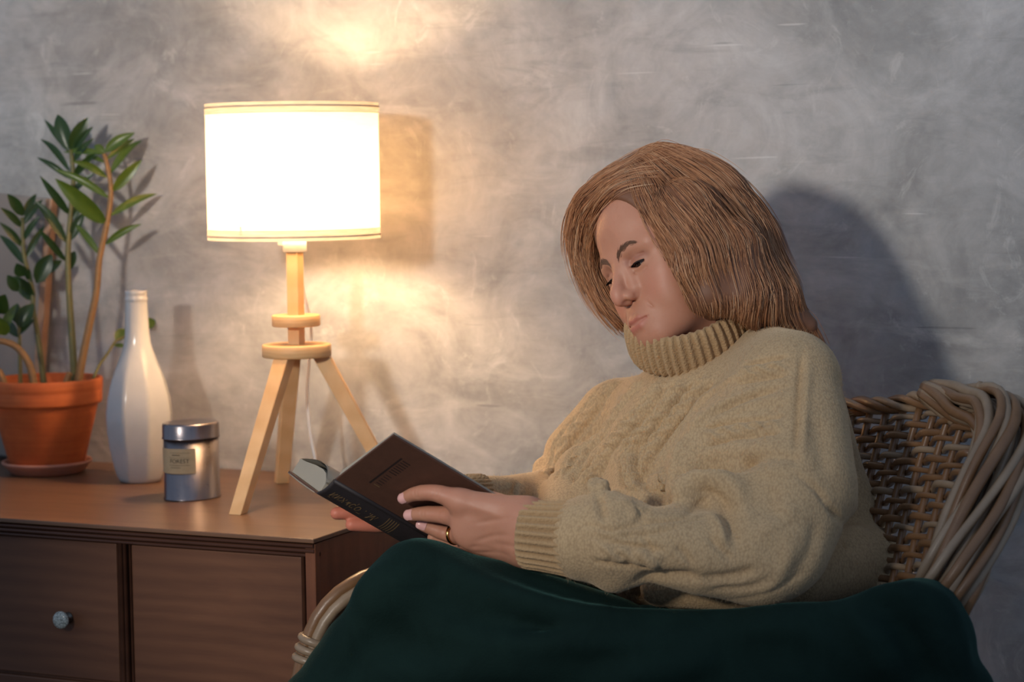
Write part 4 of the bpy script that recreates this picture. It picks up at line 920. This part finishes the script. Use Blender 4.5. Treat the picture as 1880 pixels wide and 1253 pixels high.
    st([(1066, 965), (1090, 966), (1120, 974), (1160, 966), (1200, 958), (1250, 952), (1290, 932)], 0.0024, -0.0042); st([(1072, 984), (1110, 988), (1160, 984), (1220, 976), (1270, 955), (1310, 945)], 0.0026, -0.0036)
    st([(1180, 985), (1190, 1000), (1202, 1018)], 0.003, -0.004); st([(1240, 1000), (1260, 1020), (1272, 1040)], 0.004, -0.004); st([(1160, 1015), (1190, 1030), (1210, 1040)], 0.008, 0.005); st([(1300, 985), (1330, 1015), (1345, 1030)], 0.004, -0.004)
    st([(1165, 1072), (1200, 1062), (1240, 1060), (1290, 1062)], 0.0085, -0.011); st([(1290, 1062), (1340, 1060), (1390, 1045)], 0.006, -0.007); st([(1300, 1085), (1370, 1080), (1430, 1055)], 0.005, -0.004); st([(1340, 1105), (1420, 1085), (1480, 1050)], 0.004, -0.003)
    st([(1474, 632), (1468, 700), (1463, 780), (1458, 852)], 0.0034, -0.0060); st([(1484, 660), (1480, 720), (1476, 790), (1472, 850)], 0.0050, 0.0040)
    st([(1462, 872), (1500, 900), (1535, 945), (1556, 1000), (1562, 1052)], 0.0042, -0.0080); st([(1550, 910), (1575, 970), (1582, 1030)], 0.012, 0.006)
    st([(1300, 768), (1360, 738), (1400, 722), (1462, 712)], 0.0035, -0.0055); st([(1290, 790), (1350, 752), (1400, 738), (1450, 730)], 0.006, 0.0030)
    st([(1228, 868), (1250, 812), (1285, 772), (1340, 742), (1395, 715)], 0.0060, 0.0075); st([(1222, 838), (1250, 790), (1262, 770)], 0.0075, -0.0070); st([(1200, 828), (1250, 768), (1300, 722), (1350, 688), (1395, 655)], 0.0055, 0.0050); st([(1235, 800), (1280, 745), (1330, 706)], 0.0050, -0.0055)
    st([(1215, 880), (1210, 905), (1200, 925)], 0.008, -0.006); st([(1150, 900), (1180, 870), (1215, 840)], 0.007, -0.005); st([(1100, 840), (1150, 800), (1190, 770)], 0.005, 0.003); st([(1060, 905), (1120, 845), (1180, 800)], 0.005, 0.0035)
    st([(1365, 810), (1400, 780), (1425, 740)], 0.006, -0.003); st([(1500, 760), (1510, 840), (1520, 880)], 0.012, -0.005); st([(1420, 890), (1415, 930), (1440, 960)], 0.010, -0.005); st([(1390, 1000), (1420, 960), (1470, 930)], 0.009, 0.004); st([(1450, 1070), (1490, 1010), (1500, 950)], 0.010, -0.005); st([(1395, 1095), (1440, 1040), (1455, 990)], 0.008, 0.004)
    st([(1062, 820), (1050, 850), (1040, 875)], 0.006, -0.006); st([(1000, 862), (1015, 858), (1030, 850)], 0.004, -0.005); st([(950, 882), (946, 900), (940, 912)], 0.004, -0.005); st([(962, 884), (965, 900), (960, 915)], 0.005, 0.003)
    return relax(V, F, 0.25), F
sv, sf = sculpt_sweater()
sweater = part('sweater', sv, sf, KNIT, person, True, 'beige cable-knit sweater')
# ribbed cuffs and folded ribbed collar
RIB = NT('ribbed_knit'); v = RIB.coord('Object'); kv = RIB.voro(v, 330); c = RIB.mix(RIB.noise(v, 14, 4, 0.6), lin((170, 138, 100)), lin((194, 162, 122))); at3 = RIB.node('ShaderNodeAttribute'); at3.attribute_name = 'groove_shade'
c = RIB.mix(RIB.math('MULTIPLY', at3.outputs['Fac'], 0.35), c, lin((120, 92, 62)))  # rib recesses tinted darker: shade painted into the wool colour
RIB.set(c, 0.95, RIB.bump(RIB.math('ADD', kv, RIB.math('MULTIPLY', RIB.noise(v, 500, 3), 0.6)), 0.6, 0.0018), Sheen_Weight=0.45, Specular_IOR_Level=0.12)
RIB.b.inputs['Sheen Tint'].default_value = (*lin((236, 214, 182)), 1)
def ribbed(name, rows, nrib, amp, root, per=10, twist=0.0):
    """rows: (centre, e1, e2, rib factor) ellipses joined into a ribbed sleeve"""
    n = nrib*per; a = np.arange(n)*2*math.pi/n; V = []; G = []
    for i, (c, e1, e2, rf) in enumerate(rows):
        aa = a+twist*i; r = np.cos(nrib*a); r = np.sign(r)*np.abs(r)**0.75; l1, l2 = np.linalg.norm(e1), np.linalg.norm(e2)
        V.append(c+np.cos(aa)[:, None]*e1*(1+amp*rf*r/l1)[:, None]+np.sin(aa)[:, None]*e2*(1+amp*rf*r/l2)[:, None]); G.append(np.clip(-r, 0, 1)*(rf > 0.3))
    m = len(rows); F = [(i*n+j, i*n+(j+1) % n, (i+1)*n+(j+1) % n, (i+1)*n+j) for i in range(m-1) for j in range(n)]
    o = part(name, np.concatenate(V), F, RIB, root); at_ = o.data.attributes.new('groove_shade', 'FLOAT', 'POINT'); at_.data.foreach_set('value', np.concatenate(G).astype(np.float32)); return o
def lofted(A, B, e1a, e2a, e1b, e2b, prof):
    return [(A+(B-A)*t, (e1a+(e1b-e1a)*max(0, min(1, t)))*s, (e2a+(e2b-e2a)*max(0, min(1, t)))*s, rf) for t, s, rf in prof]
A_, B_ = at(1072, 992, 2.36), at(961, 981, 2.383); tt = unit(B_-A_); e1 = unit(CU-tt*np.dot(CU, tt)); e2 = np.cross(tt, e1)
ribbed('cuff', lofted(A_, B_, e1*0.0415, e2*0.036, e1*0.0365, e2*0.032, [(-0.05, 0.9, 0.2), (0.0, 0.98, 0.8), (0.12, 1.03, 1), (0.3, 1.01, 1), (0.5, 1.0, 1), (0.7, 1.0, 1), (0.88, 1.01, 1), (0.96, 1.0, 0.9), (1.0, 0.96, 0.6), (1.01, 0.90, 0.3), (0.97, 0.84, 0.2), (0.85, 0.82, 0.2)]), 26, 0.0019, sweater)
A_, B_ = at(884, 910, 2.610), at(850, 907, 2.590); tt = unit(B_-A_); e1 = unit(CU-tt*np.dot(CU, tt)); e2 = np.cross(tt, e1)
ribbed('cuff', lofted(A_, B_, e1*0.0255, e2*0.025, e1*0.0230, e2*0.024, [(-0.1, 0.9, 0.2), (0.1, 1.0, 1), (0.5, 1.0, 1), (0.9, 1.0, 0.9), (1.0, 0.95, 0.5), (0.98, 0.88, 0.2), (0.7, 0.86, 0.2)]), 26, 0.0014, sweater)
CX = unit(camdir(-0.27, 0.84, 0.46)); C0 = at(1262, 601, 2.614); e1 = unit(CR-CX*np.dot(CR, CX)); e2 = np.cross(CX, e1)
rows = []
for h, r, rf in ((0.016, 0.0600, 0.2), (0.024, 0.0625, 0.5), (0.0275, 0.0660, 0.8), (0.0270, 0.0695, 1), (0.020, 0.0725, 1), (0.010, 0.0745, 1), (0.0, 0.0752, 1), (-0.010, 0.0752, 1), (-0.019, 0.0740, 1), (-0.0255, 0.0715, 0.8), (-0.0270, 0.0680, 0.5), (-0.022, 0.0640, 0.3)):
    rows.append((C0+CX*h, e1*r*1.02, e2*r*1.0, rf))
ribbed('collar', rows, 44, 0.0020, sweater)
# loose wool fibres standing off the knit
tri = sv[sf]; ar = np.linalg.norm(np.cross(tri[:, 2]-tri[:, 0], tri[:, 3]-tri[:, 1]), axis=1); sel = RNG.choice(len(sf), 16000, p=ar/ar.sum())
w4 = RNG.dirichlet((1, 1, 1, 1), 16000); P0 = np.einsum('ij,ijk->ik', w4, tri[sel]); NN = vnormals(sv, sf)[sf[sel, 0]]
d1_ = RNG.normal(0, 1, (16000, 3)); d1_ /= np.linalg.norm(d1_, axis=1)[:, None]; ln = RNG.uniform(0.002, 0.0055, 16000)[:, None]
FP = np.stack([P0-NN*0.0004, P0+(NN*0.35+d1_*0.55)*ln*0.6, P0+(NN*0.45+d1_*0.9)*ln], 1)
V, F = strands(FP, np.array((0.00012, 0.00010, 0.00005))); WOOL = NT('wool_fibre').set(lin((206, 178, 140)), 0.9)
fo = part('wool_fuzz', V, F, WOOL, sweater); fo['kind'] = 'stuff'

# ------------------------------------------------------------------ hair
HAIRB = NT('hair_base'); HAIRB.set(lin((122, 82, 58)), 0.55)
HAIRM = NT('strawberry_blond_hair'); at4 = HAIRM.node('ShaderNodeAttribute'); at4.attribute_name = 'tone'
HAIRM.set(HAIRM.ramp(at4.outputs['Fac'], [(0.0, lin((136, 88, 60))), (0.45, lin((190, 134, 94))), (0.8, lin((218, 168, 126))), (1.0, lin((234, 200, 164)))]), 0.42, Specular_IOR_Level=0.45)
def sculpt_hair():
    s = SDF(*pxbox(1030, 640, 1510, 245, 2.48, 2.80, 0.02), 0.0028)
    s.ell(hd((0, -0.012, 0.036)), (0.0785, 0.0990, 0.0935), HM, 0)
    s.chain([at(1212, 314, 2.64), at(1250, 326, 2.64), at(1295, 350, 2.64)], [0.034, 0.038, 0.040], 0.012)
    s.ell(hd((-0.014, 0.120, 0.009)), (0.066, 0.076, 0.095), HM, 0.006, 'sub')
    s.cone(hd((0, 0.10, -0.02)), hd((0.0, 0.06, -0.14)), 0.052, 0.06, 0.01, 'sub')
    s.chain([at(1292, 398, 2.63), at(1336, 452, 2.63), at(1372, 510, 2.60), at(1420, 560, 2.58), at(1482, 598, 2.58)], [0.066, 0.062, 0.048, 0.034, 0.013], 0.012)
    s.chain([at(1258, 395, 2.565), at(1290, 480, 2.545), at(1304, 535, 2.540), at(1306, 572, 2.548)], [0.043, 0.040, 0.032, 0.012], 0.012)
    s.chain([at(1335, 470, 2.56), at(1360, 535, 2.545), at(1386, 590, 2.550)], [0.046, 0.036, 0.012], 0.012)
    s.chain([at(1140, 350, 2.66), at(1098, 386, 2.68), at(1073, 432, 2.70), at(1080, 490, 2.705), at(1108, 545, 2.70), at(1140, 588, 2.69)], [0.033, 0.033, 0.023, 0.020, 0.014, 0.006], 0.012)
    return s.mesh(3)
gv, gf = sculpt_hair(); GN = vnormals(gv, gf)
hair = part('hair', gv, gf, HAIRB, person, True, 'shoulder-length strawberry blond hair parted at the side')
GR = [[(1168, 340), (1172, 375), (1192, 432), (1218, 472), (1243, 508), (1258, 548), (1262, 572)], [(1178, 318), (1200, 372), (1238, 428), (1268, 480), (1284, 530), (1285, 575)], [(1186, 300), (1228, 345), (1280, 400), (1316, 452), (1326, 515), (1318, 575)],
      [(1194, 286), (1245, 325), (1305, 382), (1350, 440), (1358, 495), (1350, 545), (1362, 590)], [(1202, 276), (1262, 303), (1328, 360), (1376, 425), (1392, 480), (1388, 540), (1394, 600)], [(1210, 268), (1276, 286), (1345, 342), (1394, 405), (1416, 465), (1424, 520), (1446, 575), (1470, 606)],
      [(1216, 262), (1290, 287), (1356, 342), (1404, 400), (1428, 460), (1446, 520), (1474, 565), (1494, 596), (1486, 618)]]
GL = [[(1170, 338), (1140, 347), (1112, 370), (1097, 412), (1091, 470), (1106, 535)], [(1180, 312), (1130, 328), (1088, 366), (1066, 425), (1070, 488), (1104, 550), (1140, 592)], [(1194, 282), (1128, 316), (1076, 356), (1050, 410), (1056, 472), (1086, 530), (1122, 576), (1148, 602)]]
def guide(PX, m=18): return spline(pick(gv, PX), m)
GR3 = [guide(g) for g in GR]; GL3 = [guide(g) for g in GL]
from mathutils.kdtree import KDTree
kt = KDTree(len(gv)); [kt.insert(p, i) for i, p in enumerate(gv)]; kt.balance()
def comb(n, step, nf, nb):
    """strands traced over the hair volume along the direction field of the guide lines"""
    GP = np.concatenate(GR3+GL3); GT = np.concatenate([np.gradient(g, axis=0) for g in GR3+GL3]); GT /= np.linalg.norm(GT, axis=1)[:, None]
    P0 = gv[RNG.integers(0, len(gv), n)]+RNG.normal(0, 0.001, (n, 3)); off = RNG.uniform(-0.0015, 0.0030, n); lock = RNG.integers(0, 140, n)
    # strands of a lock start close together
    seeds = gv[RNG.integers(0, len(gv), 900)]; m = RNG.random(n) < 0.75; P0[m] = seeds[RNG.integers(0, 900, m.sum())]+RNG.normal(0, 0.0035, (int(m.sum()), 3))
    sideL = np.array([np.linalg.norm(np.concatenate(GL3)-p, axis=1).min() < np.linalg.norm(np.concatenate(GR3)-p, axis=1).min() for p in P0]); nR = sum(len(g) for g in GR3)
    isL = np.arange(len(GP)) >= nR; allow = (isL[None, :] == sideL[:, None])
    def march(sgn, cnt):
        P = P0.copy(); out = []; prev = None; alive = np.ones(n, bool)
        for s_ in range(cnt):
            w = np.exp(-((P[:, None, :]-GP[None])**2).sum(2)/(2*0.022**2))*allow+1e-9*allow; T = (w[:, :, None]*GT[None]).sum(1)/w.sum(1)[:, None]; T /= np.linalg.norm(T, axis=1)[:, None]+1e-9
            T = T*sgn
            if prev is not None: T = 0.6*T+0.4*prev; T /= np.linalg.norm(T, axis=1)[:, None]+1e-9
            Q = P+T*step; J = np.zeros(n, int); D = np.zeros(n)
            for i in range(n):
                co, J[i], D[i] = kt.find(Q[i])
            S = gv[J]+GN[J]*off[:, None]; free = (D > 0.0045) & (sgn > 0)
            R = np.where(free[:, None], Q, S)
            mv = np.einsum('ij,ij->i', R-P, T); stop = (mv < 0.08*step) & ~free
            alive &= ~stop; R = np.where(alive[:, None], R, P+T*step*0.02); prev = T; P = R; out.append(P.copy())
        return out
    a = march(1, nf); b = march(-1, nb); K = np.stack(b[::-1]+[P0]+a, 1)
    for _ in range(2): K[:, 1:-1] = 0.5*K[:, 1:-1]+0.25*(K[:, :-2]+K[:, 2:])
    tone = np.clip(0.28+0.36*(0.5+0.5*np.sin(lock*2.3))+RNG.normal(0, 0.17, n), 0, 1); return K, tone
PP, tone = comb(10000, 0.0085, 8, 6); m = PP.shape[1]
# soft waves, and a hem line: the ends are cut at the collar and turn out over the shoulder
pj = proj(PP); wv = np.clip((pj[..., 1]-420)/90, 0, 1)*np.clip((pj[..., 0]-1180)/60, 0, 1)
PP = PP+(CR*0.0040)*(wv*np.sin(pj[..., 1]/26+pj[..., 0]/75))[..., None]-(CF*0.0030)*(wv*np.cos(pj[..., 1]/24+pj[..., 0]/52))[..., None]
hem = np.interp(pj[..., 0], [1100, 1150, 1200, 1256, 1300, 1340, 1365, 1400, 1440, 1480, 1510], [620, 612, 560, 566, 578, 582, 596, 608, 612, 642, 650])+RNG.normal(0, 7, len(PP))[:, None]
cut = pj[..., 1] > hem
for i in np.flatnonzero(cut.any(1)):
    k = int(np.argmax(cut[i]))
    if k < 4: PP[i] = np.nan; continue
    PP[i, k:] = PP[i, k-1]+np.linspace(0, 0.001, PP.shape[1]-k)[:, None]*(PP[i, k-1]-PP[i, k-2])
ok = ~np.isnan(PP).any((1, 2)); PP, tone = PP[ok], tone[ok]
# keep the face clear of hair
FACE = np.array([(1166, 374), (1180, 415), (1191, 440), (1216, 475), (1240, 508), (1256, 548), (1254, 600), (1152, 600), (1112, 540), (1094, 480), (1092, 430), (1102, 394), (1128, 374)], float)
def inside(p):
    x, y = p[..., 0], p[..., 1]; r = np.zeros(x.shape, bool)
    for (x0, y0), (x1, y1) in zip(FACE, np.roll(FACE, -1, 0)):
        r ^= ((y0 > y) != (y1 > y)) & (x < (x1-x0)*(y-y0)/(y1-y0+1e-9)+x0)
    return r
dist = np.array([[kt.find(q)[2] for q in p[::3]] for p in PP]); fly = ((dist > 0.009) & (proj(PP)[:, ::3, 1] < 430)).any(1); PP, tone = PP[~fly], tone[~fly]
pj = proj(PP); bad = inside(pj) & (pj[..., 2] < 2.67); s0_ = 6
for i in range(len(PP)):
    if not bad[i].any(): continue
    if bad[i, s0_]: PP[i] = np.nan; continue
    for k in range(s0_+1, PP.shape[1]):
        if bad[i, k]: PP[i, k:] = PP[i, k-1]+np.linspace(0, 0.001, PP.shape[1]-k)[:, None]*(PP[i, k-1]-PP[i, k-2]); break
    for k in range(s0_-1, -1, -1):
        if bad[i, k]: PP[i, :k+1] = PP[i, k+1]+np.linspace(0.001, 0, k+1)[:, None]*(PP[i, k+1]-PP[i, k+2]); break
ok = ~np.isnan(PP).any((1, 2)); PP, tone = PP[ok], tone[ok]
V, F = strands(PP, np.interp(np.linspace(0, 1, m), (0, 0.2, 0.8, 1), (0.00028, 0.00038, 0.00034, 0.00008)))
ho = part('hair_strands', V, F, HAIRM, hair); ho['kind'] = 'stuff'
at5 = ho.data.attributes.new('tone', 'FLOAT', 'POINT'); at5.data.foreach_set('value', np.repeat(tone, m*3).astype(np.float32))

# ------------------------------------------------------------------ blanket
VELV = NT('dark_green_velvet'); v = VELV.coord('Object'); n1 = VELV.noise(v, 16, 5, 0.65, 0.6); n2 = VELV.noise(v, 420, 3, 0.6)
VELV.set(VELV.mix(n1, lin((13, 27, 24)), lin((27, 47, 42))), 0.9, VELV.bump(n2, 0.5, 0.0015), Sheen_Weight=0.55, Sheen_Roughness=0.3, Specular_IOR_Level=0.1)
VELV.b.inputs['Sheen Tint'].default_value = (*lin((84, 128, 120)), 1)
def sculpt_blanket():
    lo, hi = pxbox(520, 1300, 1850, 960, 2.16, 2.80, 0.05); lo[2] = 0.05
    s = SDF(lo, hi, 0.0056)
    near = [(770, 1082, 2.42, 0.0585), (915, 1103, 2.40, 0.055), (1100, 1163, 2.38, 0.055), (1320, 1222, 2.36, 0.050), (1510, 1172, 2.32, 0.050), (1690, 1143, 2.28, 0.048)]
    P = [at(x, y, z) for x, y, z, r in near]; R = [r for *_, r in near]
    s.chain(P, R, 0.03)
    far = [(820, 1085, 2.62, 0.055), (1000, 1120, 2.66, 0.05), (1300, 1160, 2.68, 0.05), (1620, 1130, 2.50, 0.04)]
    Pf = [at(x, y, z) for x, y, z, r in far]; s.chain(Pf, [r for *_, r in far], 0.06)
    g = s.like(); g.pad = 0.06
    for a, b in zip(P[:4], Pf): g.cone(a+(b-a)*0.25, b, 0.042, 0.045, 0)
    g.cone(P[5], Pf[3], 0.042, 0.035, 0)
    left = [at(770, 1082, 2.42), at(645, 1250, 2.42), at(560, 1420, 2.42)]; left.append(np.array([left[-1][0]-0.05, left[-1][1], 0.10]))
    right = [at(1690, 1145, 2.28), at(1742, 1260, 2.27), at(1790, 1420, 2.26)]; right.append(np.array([right[-1][0]+0.04, right[-1][1], 0.10]))
    for f in np.linspace(0.08, 1.0, 9):                              # the hanging front, row by row
        row = []
        for i in range(6):
            p = P[i]+(np.array([P[i][0], P[i][1], 0.12])-P[i])*f
            if i == 0: p = spline(left, 21)[int(20*f)]
            if i == 5: p = spline(right, 21)[int(20*f)]
            row.append(p)
        g.chain(row, [0.066, 0.070, 0.070, 0.068, 0.064, 0.056], 0)
        for dz in (0.06, 0.13): g.chain([q+np.array([CF[0], CF[1], 0])*dz for q in row[:5]], [0.055, 0.062, 0.062, 0.060, 0.050], 0)
    mid = [(a+b)/2 for a, b in zip(P[:4], Pf)]
    for p in mid: g.cone(p-np.array([0, 0, 0.02]), np.array([p[0], p[1], 0.15]), 0.05, 0.07, 0)
    g.chain(left, [0.0585, 0.066, 0.074, 0.08], 0); g.chain(right, [0.050, 0.052, 0.052, 0.05], 0)
    s.put(g.D, (slice(None),)*3, 0.04, 'add')
    s.D += 0.010
    V0, F0 = s.mesh(12); N0 = vnormals(V0, F0)
    def fold(PX, r, lift, k=0.022):
        """a soft ridge (lift > 0) or a furrow (lift < 0) lying along a line on the cloth"""
        P = spline(spline(pick(V0, PX), 7), 20); Nn = []
        for p in P: Nn.append(N0[int(np.argmin(((V0-p)**2).sum(1)))])
        Nn = np.array(Nn); Nn /= np.linalg.norm(Nn, axis=1)[:, None]; t = np.linspace(0, 1, 20); env = np.clip(np.minimum(t, 1-t)/0.25, 0, 1)
        if lift > 0: s.chain(P+Nn*((lift-r)*env-r*(1-env))[:, None], r*np.ones(20), k)
        else: s.chain(P+Nn*((r+lift)*env+(r+0.004)*(1-env))[:, None], r*np.ones(20), k*0.8, 'sub')
    A = [(765, 1012), (853, 1058), (903, 1082), (972, 1113), (1049, 1130), (1140, 1140), (1240, 1146), (1381, 1142), (1489, 1130), (1580, 1118), (1650, 1128)]
    B = [(790, 1155), (840, 1173), (900, 1180), (1000, 1184), (1120, 1184), (1240, 1182), (1308, 1180), (1417, 1164), (1489, 1160), (1543, 1174), (1598, 1224)]
    fold([(x+4, y-24) for x, y in A[2:]], 0.016, -0.0100); fold([(x, y-22) for x, y in B], 0.016, -0.0100)
    fold(A, 0.012, 0.0189); fold(B, 0.012, 0.0210)
    fold([(1080, 1262), (1160, 1245), (1250, 1225), (1345, 1200)], 0.014, 0.0189)
    fold([(1560, 1112), (1620, 1098), (1680, 1096), (1725, 1115), (1750, 1160)], 0.012, 0.0126); fold([(1625, 1130), (1662, 1155), (1690, 1205), (1708, 1260)], 0.016, -0.0100); fold([(1570, 1150), (1612, 1185), (1640, 1240)], 0.014, 0.0168); fold([(1700, 1125), (1742, 1185), (1772, 1255)], 0.014, 0.0147)
    fold([(650, 1120), (700, 1075), (760, 1060)], 0.022, 0.0126); fold([(640, 1250), (690, 1190), (760, 1150)], 0.022, -0.0100); fold([(700, 1262), (800, 1235), (950, 1225), (1050, 1228)], 0.02, 0.0147)
    return s.mesh(6)
bv, bf = sculpt_blanket()
bl = obj('blanket', mesh_np('blanket', bv-np.array([0.70, -0.60, 0.05]), bf), VELV); bl.location = (0.70, -0.60, 0.05)
tag(bl, 'dark green velvety blanket draped over the woman\'s lap and the chair arm', 'blanket')

# ------------------------------------------------------------------ wicker chair
WICK = NT('brown_wicker'); v = WICK.coord('Object'); WICK.set(WICK.mix(WICK.noise(v, 34, 4, 0.6), lin((104, 74, 50)), lin((146, 108, 74))), 0.36, WICK.bump(WICK.noise(v, 300, 3), 0.15, 0.001), Specular_IOR_Level=0.5)
WICKG = NT('greyed_wicker'); v = WICKG.coord('Object'); WICKG.set(WICKG.mix(WICKG.noise(v, 30, 4, 0.6), lin((124, 104, 84)), lin((170, 146, 120))), 0.38, WICKG.bump(WICKG.noise(v, 300, 3), 0.15, 0.001), Specular_IOR_Level=0.5)
ch = thing('wicker_chair', 'brown woven wicker armchair the woman sits in', 'chair', (0.80, -0.42, 0.0))
def back(u, v):
    """woven back: u 0 far .. 1 near edge, v 0 top .. 1 bottom"""
    w = max(u, 0.0)**1.5; a = at(1330+(1795-1330)*u, 752-18*u*u+12*math.sin(math.pi*u), 2.80-0.38*w); b = at(1300+(1700-1300)*u, 1105-25*u, 2.72-0.36*w)
    return a+(b-a)*v-CF*0.0+CF*0.02*math.sin(math.pi*v)
NS = 15
for i in range(NS):
    u = 0.05+0.92*i/(NS-1); P = np.array([back(u, v_) for v_ in np.linspace(-0.02, 1.15, 10)]); part('stake', *tube(P, 0.0048, 6), WICK, ch)
NR = 21; us = np.linspace(0.0, 1.06, 85)
for r in range(NR):
    v_ = 0.050+r*0.0525; P = []
    for u in us:
        k = (u-0.05)/0.92*(NS-1); p = back(u, v_+0.006*math.sin(k*math.pi*0.5+r)); n_ = unit(np.cross(back(u+0.01, v_)-back(u-0.01, v_), back(u, v_+0.02)-back(u, v_-0.02)))
        P.append(p+n_*0.0062*math.sin(math.pi*(k+0.5)+math.pi*r)*-1)
    part('weaver', *tube(np.array(P), 0.0042+0.0006*((r*7) % 3-1), 6), WICK if r % 4 else WICKG, ch)
def braid(name, C, R, n, r, turns, mat, k0=0.0, flat=1.0, m=70):
    C = spline(C, m); T, N, B = frames(C); t = np.linspace(0, 1, m)
    R = np.broadcast_to(R, (m,)) if np.isscalar(R) else np.interp(t, np.linspace(0, 1, len(R)), R)
    for j in range(n):
        a = 2*math.pi*(j/n+turns*t)+k0+0.16*np.sin(2*math.pi*(2.2*t+0.37*j)); Q = R*(1+0.13*np.sin(2*math.pi*(3.1*t+0.61*j))); P = C+(np.cos(a)*Q)[:, None]*N+(np.sin(a)*Q*flat)[:, None]*B
        part(name, *tube(P, r*(0.9+0.2*((j*5) % 3)/2), 8), mat if j % 2 else WICKG, ch)
braid('rim_strand', [back(u, -0.02)+np.array([0, 0, 0.004]) for u in np.linspace(0, 1.0, 9)], 0.0075, 4, 0.0052, 3.2, WICK)
roll = [back(0.80, -0.035)+np.array([0, 0, 0.010]), at(1780, 750, 2.44), at(1826, 758, 2.40), at(1846, 800, 2.36), at(1826, 880, 2.33), at(1785, 980, 2.31), at(1745, 1070, 2.30), at(1700, 1150, 2.34), at(1620, 1230, 2.40), at(1500, 1280, 2.44), at(1200, 1290, 2.48)]
braid('border_strand', roll, [0.010, 0.020, 0.028, 0.030, 0.029, 0.027, 0.025, 0.022, 0.02, 0.018, 0.016], 16, 0.0060, 0.9, WICK, 0.5)
braid('border_core', roll[1:], [0.006, 0.013, 0.015, 0.014, 0.013, 0.012, 0.011, 0.010, 0.01, 0.01], 5, 0.0066, 0.55, WICKG, 0.2)
# far arm: bundle of canes running forward and bending down into the front leg, bound with a wrapped band
arm = [back(0.10, 0.55), at(1200, 1100, 2.80), at(900, 1075, 2.72), at(720, 1062, 2.66), at(650, 1085, 2.63), at(602, 1130, 2.62), at(576, 1190, 2.62), at(560, 1260, 2.62), at(545, 1360, 2.62)]
arm.append(np.array([arm[-1][0]-0.01, arm[-1][1], 0.0])); braid('arm_cane', arm, 0.0085, 4, 0.0085, 0.8, WICK, 0.6)
cpt = spline(arm, 300); pr = proj(cpt); i0 = int(np.argmin(np.abs(pr[:, 1]-1178)+1e3*(pr[:, 0] > 640)))
for k in range(3):
    c_ = cpt[i0+k*3]; t_ = unit(cpt[i0+k*3+2]-cpt[i0+k*3-2]); a1 = unit(np.cross(t_, CF)); a2 = np.cross(t_, a1); an = np.linspace(0, 2*math.pi, 25)[:-1]
    ring = np.array([c_+0.0185*(math.cos(q)*a1+math.sin(q)*a2) for q in np.append(an, [0.0, 0.26])]); part('binding', *tube(ring, 0.0052, 8, False), WICKG, ch)
# seat frame and legs (under the blanket)
seat = [np.array(p) for p in ((0.40, -0.74, 0.40), (0.95, -0.72, 0.40), (1.02, -0.35, 0.40), (0.85, -0.16, 0.40), (0.36, -0.30, 0.40), (0.30, -0.55, 0.40), (0.40, -0.74, 0.40))]
part('seat_ring', *tube(spline(seat, 60), 0.014, 8), WICK, ch)
for k in range(11):
    y = -0.70+k*0.05; part('seat_slat', *tube([np.array([0.36, y, 0.405]), np.array([0.97, y, 0.405])], 0.008, 6), WICK, ch)
for x, y in ((0.95, -0.70), (0.90, -0.18), (0.42, -0.70)): part('leg', *tube([np.array([x, y, 0.42]), np.array([x+0.01, y, 0.0])], 0.014, 8), WICK, ch)
